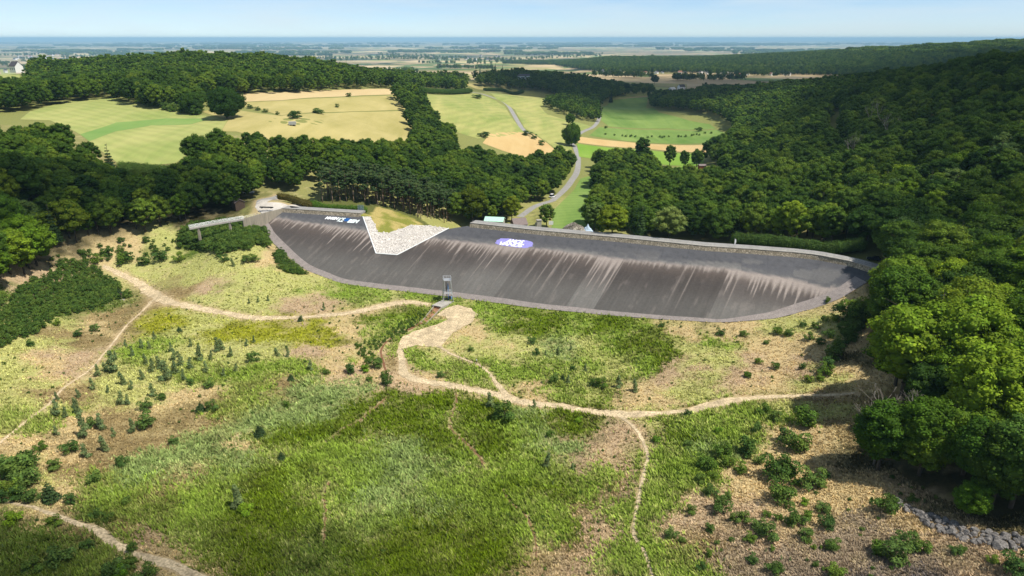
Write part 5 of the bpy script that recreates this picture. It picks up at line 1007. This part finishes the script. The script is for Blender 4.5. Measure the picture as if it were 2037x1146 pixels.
# ------------------------------------------------------------------ shrubs standing singly: (x, y of the foot, height) in picture units, turned into places on the ground
SHR = {'sap': """114,797,14 157,790,16 116,827,28 133,831,20 157,824,28 168,871,40 114,866,18 172,910,28 207,898,30 264,861,26 202,856,30 226,869,18 241,805,26 256,805,18 303,790,24 263,775,18 216,782,14 431,700,26 442,697,22 459,710,18
 491,689,14 506,682,12 551,709,18 572,710,16 617,737,18 359,727,26 347,717,22 317,734,26 330,757,38 304,740,22 380,734,22 397,717,28 420,717,16 227,742,38 210,739,18 195,749,20 284,755,18 367,757,18 307,674,14 282,694,18 297,694,14 264,710,18 496,604,10 514,602,10 534,599,10
 644,617,12 464,530,14 976,811,30 1063,811,16 1088,932,26 1139,935,14 1231,771,24 1261,779,24 1130,764,16 1164,740,14 475,1012,42 1135,697,12 1109,706,14 1085,709,12 230,716,16 250,690,14 340,700,16 380,690,14 410,740,20 445,750,16 470,740,14 350,745,24 290,725,18 245,765,24 185,775,20 150,812,18 600,640,12""",
 'bush': """82,896,18 141,900,26 111,933,22 290,851,28 185,849,22 242,927,20 185,962,24 20,985,34 37,992,26 57,965,38 64,996,28 34,948,50 20,942,46 54,935,40 5,1002,24 111,1045,24 141,1004,20 214,1033,18 192,1029,18 256,1002,18 178,1093,22 121,1122,38 67,1137,30 229,1146,34 259,1127,24
 296,1150,30 424,816,20 347,883,16 291,814,20 322,795,14 379,767,14 416,770,18 569,812,14 266,1097,18 507,720,22 68,664,14 189,659,14 155,669,14 113,647,12 62,689,12 489,523,14 507,520,16 447,520,14 436,512,12 357,520,18 285,527,20 240,527,22 257,520,18 217,512,18 194,523,20 320,518,22
 1059,684,14 1067,707,12 1099,761,18 1197,771,20 1180,767,18 1140,736,10 1433,667,14 1548,664,14 1568,667,14 1316,650,10 1488,751,12 1543,734,14 1508,724,12 938,699,10 699,741,20 751,731,22 767,751,14 770,766,18 736,758,12 649,744,12 1003,836,36 1096,871,14 876,751,12 1479,670,14
 1368,826,12 1520,824,22 1599,844,44 1577,895,44 1483,908,36 1437,908,28 1449,927,20 1405,932,30 1368,891,18 1501,859,20 1540,836,20 1505,922,20 1540,952,44 1557,999,42 1567,942,38 1613,969,40 1582,965,16 1473,942,20 1392,959,20 1421,952,14 1414,984,22 1432,1019,30 1449,992,16 1375,1023,18
 1463,1038,18 1481,1036,20 1411,1060,18 1525,1028,14 1547,1035,14 1582,1043,32 1609,1033,20 1638,1018,22 1646,1051,26 1527,1072,32 1508,1053,24 1491,1078,18 1601,1072,26 1653,1092,24 1456,1078,10 1424,1083,10 1409,1107,14 1534,1097,12 1496,1119,18 1540,1139,26 1619,1127,12 1662,1146,26 1335,1070,20
 1395,1134,16 1618,1092,9 1357,1078,12 1762,1019,38 1775,1112,46 1836,1097,24 1800,1090,34 1750,1100,30 1900,1103,18 1915,1098,12 1974,1120,18 2021,1146,44 1815,999,16 1713,1055,9 1690,640,44 1705,632,40 1695,660,28 1689,677,22 1661,640,16 1667,614,16 1644,603,12 1634,687,16 1647,673,18 1609,677,16
 1641,640,12 1621,654,14 1597,650,12 1567,668,14 1547,663,12 1607,759,16 1594,734,12 1524,684,10 1640,745,22 1648,730,24 1656,716,26 1664,702,24 1670,690,20 1632,757,14 1560,880,26 1640,950,18 1750,600,30 1722,640,26""",
 'con': "104,997,48 517,868,34 561,915,24 399,819,28 597,639,14 357,660,16 579,757,20 240,590,22 1119,757,16", 'lime': "27,1040,30 487,1024,26 727,739,17 1485,750,12 1151,840,14 770,650,12 240,1150,26 1430,860,14 1305,880,16 1600,1005,16"}
nsh = 0
def shrub(kind, x, y, s_, lab_kind, col, group):
    put('%s%d' % (kind, random.randrange({'sap': 4, 'bush': 4, 'con': 2}[kind])), x, y, s_, lab_kind + ', ' + where(x, y), {'sap': 'sapling', 'bush': 'shrub', 'con': 'young conifer'}[kind], group, col, sz=random.uniform(.85, 1.1), tilt=.08)
for kind, txt in SHR.items():
    for q in txt.split():
        a, b_, hp = [float(v) for v in q.split(',')]; g = HT(a, b_); _, _, d = P(*g); hm = hp * float(d) / F; size = 'tall' if hm > 3.2 else 'small' if hm < 1.4 else 'medium'
        if kind == 'lime': shrub('bush', g[0], g[1], hm / 2.0, size + ' bright lime-green shrub', (1.9, 1.9, .8), 'lime-green shrubs of the basin')
        elif kind == 'sap': shrub('sap', g[0], g[1], hm / 1.9, size + ' narrow grey-green sapling', (1, 1, 1), 'grey-green saplings of the basin')
        elif kind == 'con': shrub('con', g[0], g[1], hm / 2.4, size + ' pointed dark young conifer', (1, 1, 1), 'young conifers of the basin')
        else: shrub('bush', g[0], g[1], hm / 1.75, size + ' leafy green shrub', random.choice([(1, 1, 1), (1.25, 1.2, .9), (.9, .95, 1.2), (1.2, 1.15, 1.3)]), 'green shrubs of the basin')
        nsh += 1
# ------------------------------------------------------------------ scattering for what nobody could count
def scatter(name, pts, keys, label, group=None, colm=None):
    """one object: points carrying instances of the prototypes"""
    n_ = len(pts); P_ = np.array([(p[0], p[1], p[2]) for p in pts], np.float32); me = bpy.data.meshes.new(name); me.vertices.add(n_); me.vertices.foreach_set('co', P_.ravel())
    a = me.attributes.new('sc', 'FLOAT', 'POINT'); a.data.foreach_set('value', np.array([p[3] for p in pts], np.float32)); a = me.attributes.new('rz', 'FLOAT', 'POINT'); a.data.foreach_set('value', rng.uniform(0, 6.28, n_).astype(np.float32))
    a = me.attributes.new('id2', 'INT', 'POINT'); a.data.foreach_set('value', rng.integers(0, len(keys), n_).astype(np.int32)); me.update(); o = link(name, me)
    cl = bpy.data.collections.new(name + '_kinds')
    for i, k in enumerate(keys): q = bpy.data.objects.new('%s_kind_%s' % (name, chr(97 + i)), PROTO[k][1]); cl.objects.link(q)
    ng = bpy.data.node_groups.new(name, 'GeometryNodeTree'); ng.interface.new_socket('Geometry', in_out='INPUT', socket_type='NodeSocketGeometry'); ng.interface.new_socket('Geometry', in_out='OUTPUT', socket_type='NodeSocketGeometry')
    nn = ng.nodes; gi_ = nn.new('NodeGroupInput'); go_ = nn.new('NodeGroupOutput'); ip = nn.new('GeometryNodeInstanceOnPoints'); ci = nn.new('GeometryNodeCollectionInfo'); ci.inputs['Collection'].default_value = cl; ci.inputs['Separate Children'].default_value = True; ci.inputs['Reset Children'].default_value = True
    def na(nm, dt): x = nn.new('GeometryNodeInputNamedAttribute'); x.data_type = dt; x.inputs['Name'].default_value = nm; return x
    s_ = na('sc', 'FLOAT'); r_ = na('rz', 'FLOAT'); i_ = na('id2', 'INT'); cx = nn.new('ShaderNodeCombineXYZ'); l = ng.links.new; l(r_.outputs[0], cx.inputs[2])
    mp = nn.new('GeometryNodeMeshToPoints'); l(gi_.outputs[0], mp.inputs[0]); l(mp.outputs[0], ip.inputs['Points']); l(ci.outputs[0], ip.inputs['Instance']); ip.inputs['Pick Instance'].default_value = True
    l(i_.outputs[0], ip.inputs['Instance Index']); l(s_.outputs[0], ip.inputs['Scale']); l(cx.outputs[0], ip.inputs['Rotation']); l(ip.outputs[0], go_.inputs[0])
    m_ = o.modifiers.new('scatter', 'NODES'); m_.node_group = ng; return tag(o, label, kind='stuff')
for wn in WOOD:
    a_ = [p for p in far_pts['near'] if p[4] == wn]; b2 = [p for p in far_pts['far'] if p[4] == wn]
    if len(a_) > 3: scatter('woodland', a_, ['broad%d' % i for i in range(6)], 'dense broadleaf canopy of the ' + name_w[wn])
    if len(b2) > 3: scatter('woodland', b2, ['far0', 'far1', 'far2'], 'far tree mass of the ' + name_w[wn])
# far wooded ridge, woods and tree lines of the plain
pts = []; gx, gy = cand(13, -100, 4600, 2300, 5200); a = gx / gy; R = np.hypot(gx, gy); gz = T(gx, gy); hgt = gz - plain_z(R)
px, py, dep = P(gx, gy, gz); ok = (hgt > 3.5) & (px > 1000) & (px < 2300) & ~pip(px, py, [(1460,132),(1600,131),(1600,137),(1450,136)])
for x, y, z in zip(gx[ok], gy[ok], gz[ok]): pts.append((x, y, z - 3, random.uniform(1.0, 1.5)))
nr = len(pts); scatter('far_woods', pts, ['far0', 'far1', 'far2'], 'long dark wooded ridge on the right horizon')
def band(x0, y0, x1, y1, n_, wob=1.0, s0=.8, s1=1.2, out=None):
    for k in range(n_):
        t = random.random(); g = HT(x0 + (x1 - x0) * t, y0 + (y1 - y0) * t + random.uniform(-wob, wob)); out.append((g[0], g[1], g[2] - 1, random.uniform(s0, s1) * (1 + g[1] / 9000)))
pts = []
for b in [(1190,143,1400,143,170,3),(1400,140,1700,144,230,3),(1340,161,1480,160,80,2),(1180,153,1300,156,50,1.0),(600,121,830,117,130,3.0),(750,112,930,121,150,4.0),(930,124,1060,122,80,4.0),(830,127,990,130,24,.5),(870,137,990,139,60,1.0),(640,142,700,137,30,2.),(700,146,830,146,60,3.0),(1060,118,1200,112,60,2.0),
          (40,120,130,130,70,3.5),(0,128,60,142,40,4),(120,116,260,112,50,2.0),(0,112,110,110,40,1.5),(980,111,1180,112,34,.4),(1200,120,1300,118,30,1.0),(990,170,940,160,1,1),(1410,148,1570,150,120,4),(690,150,760,152,24,1.5)]: band(*b[:6], .8, 1.25, pts)
scatter('tree_lines', pts, ['far0', 'far1', 'far2'], 'tree rows and village trees dotted over the plain')
pts = []
for k in range(80):
    x0 = random.uniform(-50, 2050); y0 = random.uniform(90.5, 111) if k % 2 else random.uniform(88, 94); w_ = random.uniform(40, 260); band(x0, y0, x0 + w_, y0 + random.uniform(-.4, .4), int(w_ / 4.5), .5 + (y0 - 88) * .03, 1.0, 1.7, pts)
scatter('far_woods', pts, ['flat0', 'flat1'], 'blue-green strips of wood across the hazy plain')
# ------------------------------------------------------------------ thickets and hedges
def thicket(name, poly, step, s0, s1, label, cat, col=(1, 1, 1)):
    Wp = poly_world(poly); B = np.array(Wp); gx, gy = cand(step, B[:, 0].min(), B[:, 0].max(), B[:, 1].min(), B[:, 1].max()); ok = pip(gx, gy, Wp); gx, gy = gx[ok], gy[ok]; gz = T(gx, gy)
    return [(x, y, z, random.uniform(s0, s1)) for x, y, z in zip(gx, gy, gz)]
pts = thicket('t', [(-20,700),(-20,600),(30,590),(70,560),(110,550),(120,518),(170,516),(210,545),(235,570),(262,592),(225,600),(180,618),(125,628),(90,655),(30,680)], 1.6, .7, 1.35, '', '')
scatter('thicket', pts, ['bush%d' % i for i in range(4)], 'dense green thicket along the left basin edge')
pts = thicket('t', [(0,615),(50,565),(105,512),(190,486),(250,478),(360,470),(372,492),(300,512),(260,530),(200,524),(170,514),(118,518),(105,552),(60,566),(20,600)], 3.6, .4, 1.5, '', '')
scatter('thicket', pts, ['bush%d' % i for i in range(4)], 'loose scrub at the foot of the left wood')
bm_ = [boulder_mesh(40 + k) for k in range(3)]; M_ws = noisy('white_stone', alb(226, 220, 212), .22, 1.5, .4)
for k in range(3): bm_[k].materials.clear(); bm_[k].materials.append(M_ws); PROTO['stone%d' % k] = ('stone', bm_[k], None)
Bq = np.array(rip); gx, gy = cand(.95, Bq[:, 0].min(), Bq[:, 0].max(), Bq[:, 1].min(), Bq[:, 1].max()); ok = pip(gx, gy, rip) & (rng.uniform(0, 1, gx.size) < .8); gx, gy = gx[ok], gy[ok]; gz = T(gx, gy)
scatter('riprap', [(x, y, z + .34, random.uniform(.35, .95)) for x, y, z in zip(gx, gy, gz)], ['stone0', 'stone1', 'stone2'], 'loose white stones strewn over the breach lining')
pts = thicket('t', [(358,478),(362,458),(400,448),(460,443),(505,446),(522,462),(538,482),(530,494),(512,486),(500,500),(470,498),(440,508),(415,500),(375,492)], 1.5, 1.0, 1.9, '', '')
scatter('thicket', pts, ['bush%d' % i for i in range(4)], 'dark green thicket below the railed walkway')
pts = thicket('t', [(545,508),(556,500),(578,524),(600,540),(612,546),(590,548),(565,540),(552,530)], 1.3, .7, 1.2, '', '')
scatter('thicket', pts, ['bush%d' % i for i in range(4)], 'narrow thicket along the left foot of the dam')
pts = thicket('t', [(1672,650),(1690,610),(1712,600),(1720,640),(1700,680),(1680,690)], 1.8, .7, 1.3, '', '') + thicket('t', [(1735,640),(1765,600),(1790,700),(1750,720)], 2.0, .8, 1.3, '', '')
scatter('thicket', pts, ['bush%d' % i for i in range(4)], 'thicket at the right foot of the dam beside the trees')
pts = thicket('t', [(270,205),(300,200),(390,216),(405,226),(385,231),(300,214)], 4.0, 1.8, 3.2, '', '') + thicket('t', [(1205,270),(1200,268),(1420,262),(1420,266)], 6, 1, 1.4, '', '')
scatter('thicket', pts, ['bush%d' % i for i in range(4)], 'grey-green scrub between the left meadow and the wooded hill')
pts = thicket('t', [(700,690),(740,672),(780,655),(820,632),(850,618),(862,622),(838,642),(800,668),(765,684),(745,700),(735,740),(722,742),(720,715)], 1.5, .28, .6, '', '')
scatter('thicket', pts, ['bush%d' % i for i in range(4)], 'low bright green growth lining the stream below the outlet')
def hedge(pts_px, wd, ht, label, z=None, col=(1, 1, 1)):
    c = resample([np.append((HT(x, y) if z is None else W(x, y, z))[:2], 0) for x, y in pts_px], .9)[:, :2]; d = np.gradient(c, axis=0); d /= np.hypot(*d.T)[:, None]; r_ = np.random.default_rng(5); lobes = []
    o = c[0].copy()
    for q, dd_ in zip(c, d):
        for s_ in (-.3, .3):
            x, y = q[0] - dd_[1] * wd * s_, q[1] + dd_[0] * wd * s_; lobes.append(((x - o[0], y - o[1], float(T(x, y)) + ht * .55), (wd * .42, wd * .42, ht * .52 * r_.uniform(.88, 1.1))))
    me = crown_mesh('hedge', 7, M_bush, lobes, 60, .34, tint=.3); ob = link('hedge', me); ob.location = (o[0], o[1], 0); ob.color = (*col, 1); return tag(ob, label, 'hedge')
hedge([(1462,484),(1520,488),(1580,491),(1640,494),(1712,500)], 4.4, 5.0, 'long clipped green hedge behind the right half of the parapet', 17.3, (.8, .85, .9))
hedge([(622,404),(660,407),(700,410),(722,413)], 3.6, 3.6, 'bright green hedge behind the left part of the dam crest', 17.8, (1.5, 1.5, .9))
hedge([(242,346),(280,349),(315,352),(345,354)], 5, 5.5, 'dark hedge at the lower edge of the left meadow', None, (.8, .85, .9))
hedge([(560,402),(585,404),(618,405)], 3.5, 3.5, 'dark reddish hedge beside the gravel forecourt', 18, (1.1, .6, .8))
hedge([(838,186),(870,188),(905,188),(935,186)], 6, 6, 'trimmed dark hedge along the meadow top below the copse', None, (.7, .8, .9))
hedge([(965,181),(1000,182),(1040,184)], 5, 4, 'hedge along the farm road on the knoll side', None, (.8, .85, .9))
# ------------------------------------------------------------------ grass of the basin: tufts as one mesh, coloured like the ground they grow on
def grass():
    M_ = leafmat('grass_blades', [(0, (1, 1, 1, 1)), (1, (1, 1, 1, 1))], objcol=False, trans=.15)
    n_ = 200000; a = rng.uniform(-120, 2240, n_); b_ = 450 + 770 * rng.uniform(0, 1, n_) ** .8
    d0 = np.stack([(a - CX) / F, cp - (b_ - CY) / F * sp_, -(sp_ + (b_ - CY) / F * cp)], 1); z = np.zeros(n_)
    for _ in range(7): t = (z - H) / d0[:, 2]; x = d0[:, 0] * t; y = d0[:, 1] * t; z = T(x, y)
    x = x + rng.normal(0, .8, n_); y = y + rng.normal(0, .8, n_); z = T(x, y); px, py, dep = P(x, y, z)
    D, _, _ = crest_dist(x, y); ok = (D > 2) & ~pip(x, y, DAMPOLY) & (dep < 330) & ~pip(px, py, WOOD['right'])
    pl = pip(x, y, plaza); ok &= ~pl; ii = np.where(ok)[0]; keep = np.ones(len(ii), bool)
    for c, hw in PATHS:
        for k in range(0, len(ii), 5000):
            q = ii[k:k+5000]; bb = (x[q] > c[:, 0].min() - 4) & (x[q] < c[:, 0].max() + 4) & (y[q] > c[:, 1].min() - 4) & (y[q] < c[:, 1].max() + 4); jj = np.where(bb)[0]
            if len(jj): dd_ = np.hypot(x[q[jj], None] - c[None, :, 0], y[q[jj], None] - c[None, :, 1]); keep[k + jj] &= (dd_ - hw[None, :]).min(1) > .32
    ii = ii[keep]; x, y, z = x[ii], y[ii], z[ii]; col = field_mix(x + rng.normal(0, 1.6, len(x)), y + rng.normal(0, 1.6, len(x))); green = sst(.0, .25, (col[:, 1] - col[:, 0]) / col.max(1)) ; m_ = len(x)
    lush = sst(.25, .8, 1 - col[:, 2] / np.maximum(col[:, 1], 1e-3) ) * sst(.0, .2, (col[:, 1] - col[:, 0]) / col[:, 1] + .1); dn = fbm(x / 3, y / 3, 301, 3)
    hgt = (.30 + .45 * lush + .12 * rng.uniform(0, 1, m_)) * (.55 + .9 * dn); NB = 4; V = np.empty((m_, NB, 3, 3), np.float32); wind = np.array([-.25, .12])
    for k in range(NB):
        an = rng.uniform(0, 6.283, m_); sp2 = rng.uniform(.05, .32, m_) * (1 + lush); w_ = rng.uniform(.07, .16, m_) * (1 + .6 * lush); bx = x + np.cos(an) * sp2 * .5; by = y + np.sin(an) * sp2 * .5; h_ = hgt * rng.uniform(.6, 1.15, m_)
        tx, ty = -np.sin(an), np.cos(an); V[:, k, 0] = np.stack([bx - tx * w_, by - ty * w_, z - .04], 1); V[:, k, 1] = np.stack([bx + tx * w_, by + ty * w_, z - .04], 1)
        V[:, k, 2] = np.stack([bx + np.cos(an) * sp2 * 1.2 + wind[0] * h_, by + np.sin(an) * sp2 * 1.2 + wind[1] * h_, z + h_], 1)
    cc = col[:, None, :] * (rng.uniform(.62, 1.4, (m_, 1, 1)) * (.72 + .56 * fbm(x / 1.8, y / 1.8, 305, 2))[:, None, None]); cc = np.repeat(cc, NB, 1) * rng.uniform(.85, 1.2, (m_, NB, 1)); cc = np.repeat(cc.reshape(-1, 1, 3), 3, 1).reshape(-1, 3)
    me = mesh_np('grass', V.reshape(-1, 3), np.arange(m_ * NB * 3, dtype=np.int32).reshape(-1, 3), [M_]); set_col(me, 'tint', np.clip(cc * 1.42, 0, 1)); tag(link('grass', me), 'tufted grass, reeds and heather covering the basin floor', kind='stuff')
grass()
gx, gy = cand(3.1, -190, 150, 88, 262); gz = T(gx, gy); px, py, dep = P(gx, gy, gz); fb = fbm(gx / 18, gy / 18, 501, 3); D_, _, _ = crest_dist(gx, gy)
ok = (D_ > 4) & ~pip(gx, gy, DAMPOLY) & ~pip(px, py, WOOD['right']) & ~pip(px, py, WOOD['left']) & (rng.uniform(0, 1, gx.size) < sst(.42, .62, fb) * .55 + .06) & (px > -80) & (px < 2120) & ~pip(gx, gy, plaza)
pts = [(x, y, z, random.uniform(.12, .42)) for x, y, z in zip(gx[ok], gy[ok], gz[ok]) if clear_of_path(x, y, 2.0)]
scatter('undergrowth', pts, ['bush0', 'bush1', 'bush2', 'bush3', 'sap0', 'sap1'], 'countless low seedlings and weeds dotted through the basin grass')
ONE = 'zeroth first second third fourth fifth sixth seventh eighth ninth tenth eleventh twelfth thirteenth fourteenth fifteenth sixteenth seventeenth eighteenth nineteenth'.split()
def ordinal(k):
    if k < 20: return ONE[k]
    t, u = divmod(k, 10); tens = {2: 'twent', 3: 'thirt', 4: 'fort', 5: 'fift', 6: 'sixt'}[min(t, 6)]
    return tens + 'ieth' if u == 0 else tens + 'y-' + ONE[u]
for lb_, v in LAB.items():   # look-alikes beside the same landmark: told apart by their order from the left
    if len(v) > 1:
        v.sort(key=lambda q: float(P(q[0], q[1], T(q[0], q[1]))[0])); a_, b2 = lb_.split(',', 1) if ',' in lb_ else (lb_, '')
        for k, q in enumerate(v): q[2]['label'] = '%s, %s from left%s' % (a_, ordinal(k + 1), ',' + b2 if b2 else '')
for pre, lab in (('boulder', 'angular grey boulder, %s from left%s'), ('house', 'tiny white-walled house, %s from left%s')):
    by = {}
    for o in COL.objects:
        if o.name.split('.')[0] == pre and o.get('group'): by.setdefault(o['label'], []).append(o)
    for lb_, v in by.items():
        v.sort(key=lambda o: o.location.x / max(o.location.y, 1)); tail = lb_.split('boulder')[-1] if pre == 'boulder' else ' ' + lb_[lb_.index('in the'):]
        for k, o in enumerate(v): o['label'] = lab % (ordinal(k + 1), tail)
# make shared, unique ones keep theirs
# ------------------------------------------------------------------ clouds that throw the shade seen on the hillsides (they drift high above the frame)
cm = bpy.data.materials.new('cloud'); cm.use_nodes = True; n = cm.node_tree.nodes; l = cm.node_tree.links.new; n.remove(n['Principled BSDF'])
df = n.new('ShaderNodeBsdfDiffuse'); df.inputs[0].default_value = (.9, .9, .9, 1); tp = n.new('ShaderNodeBsdfTransparent'); mx = n.new('ShaderNodeMixShader'); tcn = n.new('ShaderNodeTexCoord'); t = n.new('ShaderNodeTexNoise'); t.inputs['Scale'].default_value = .014; t.inputs['Detail'].default_value = 5
at = n.new('ShaderNodeAttribute'); at.attribute_name = 'dens'; ad = n.new('ShaderNodeMath'); ad.operation = 'MULTIPLY_ADD'; ad.inputs[1].default_value = 1.5; ad.inputs[2].default_value = -.75
l(tcn.outputs['Object'], t.inputs['Vector']); l(t.outputs[0], ad.inputs[0]); a2 = n.new('ShaderNodeMath'); a2.operation = 'ADD'; a2.use_clamp = True; l(ad.outputs[0], a2.inputs[0]); l(at.outputs['Fac'], a2.inputs[1])
a3 = n.new('ShaderNodeMath'); a3.operation = 'MULTIPLY'; a3.inputs[1].default_value = .50; l(a2.outputs[0], a3.inputs[0]); l(a3.outputs[0], mx.inputs[0]); l(tp.outputs[0], mx.inputs[1]); l(df.outputs[0], mx.inputs[2]); l(mx.outputs[0], n['Material Output'].inputs[0])
cm2 = cm.copy(); [setattr(q.inputs[1], 'default_value', .80) for q in cm2.node_tree.nodes if q.type == 'MATH' and q.operation == 'MULTIPLY']
def cloud(outline_px, zc, label, thick=40, soft=.35, world=None, mat=None):
    """lumpy cloud body whose plan follows the shaded ground below it, up along the sun's bearing"""
    pts = np.array(world if world else [HT(x, y)[:2] for x, y in outline_px]); c = pts.mean(0); n_ = 40; V = []; Dn = []
    k = (zc) / sdir.z; off = np.array([sdir.x * k, sdir.y * k]); ang = np.arctan2(*(pts - c).T[::-1]); rad_ = np.hypot(*(pts - c).T); o_ = np.argsort(ang); ang, rad_ = ang[o_], rad_[o_]; ang = np.concatenate([ang - 2 * np.pi, ang, ang + 2 * np.pi]); rad_ = np.tile(rad_, 3)
    nr_, na_ = 14, 64
    for side in (1, -1):
        for i in range(nr_ + 1):
            f_ = i / nr_
            for j in range(na_):
                th = -np.pi + 2 * np.pi * j / na_; R_ = np.interp(th, ang, rad_) * 1.08 * f_; x, y = c[0] + R_ * math.cos(th), c[1] + R_ * math.sin(th)
                h_ = thick * math.sqrt(max(0, 1 - f_ * f_)) * (.6 + .8 * float(fbm(x / 60, y / 60, 401, 3))) * (1 if side > 0 else .3); V.append((x - c[0], y - c[1], h_ * side)); Dn.append(1.0 if f_ < 1 - soft else (1 - f_) / soft * 1.0)
    fs = []
    for sd in (0, 1):
        b0 = sd * (nr_ + 1) * na_
        for i in range(nr_):
            for j in range(na_): q = (b0 + i * na_ + j, b0 + (i + 1) * na_ + j, b0 + (i + 1) * na_ + (j + 1) % na_, b0 + i * na_ + (j + 1) % na_); fs.append(q if sd == 0 else q[::-1])
    me = mesh_np('cloud', V, np.array(fs, np.int32), [mat or cm], True); a = me.attributes.new('dens', 'FLOAT', 'POINT'); a.data.foreach_set('value', np.array(Dn, np.float32)); ob = link('cloud', me); ob.location = (c[0] + off[0], c[1] + off[1], zc); tag(ob, label, kind='structure')
cloud([(1600,148),(1700,140),(1900,105),(2200,90),(2500,300),(2500,520),(2100,560),(1850,520),(1740,470),(1580,400),(1490,350),(1480,300),(1530,240),(1570,190)], 560, 'grey-white cloud high above the right hillside', mat=cm2)
cloud([(-300,420),(0,355),(120,340),(230,360),(330,360),(420,375),(480,400),(440,430),(330,440),(240,430),(120,450),(0,420),(-300,520)], 520, 'small cloud high above the left wood', 30)
cloud(None, 500, 'wide soft cloud high above the near end of the basin', 30, .6, world=[(-150,100),(-90,114),(-55,112),(-25,104),(0,92),(10,70),(0,20),(-80,10),(-160,40)])
# ------------------------------------------------------------------ haze
hz = MB(); hz.box((0, 30000, .5), (100000, 76000, 250)); hm = bpy.data.materials.new('haze'); hm.use_nodes = True; n = hm.node_tree.nodes; n.clear()
o_ = n.new('ShaderNodeOutputMaterial'); pv = n.new('ShaderNodeVolumePrincipled'); pv.inputs['Color'].default_value = (.48, .80, 1.0, 1); pv.inputs['Density'].default_value = 5.4e-5; pv.inputs['Anisotropy'].default_value = .0
hm.node_tree.links.new(pv.outputs[0], o_.inputs['Volume']); tag(hz.build('haze', hm), 'thin bluish summer haze over the plain', kind='stuff')
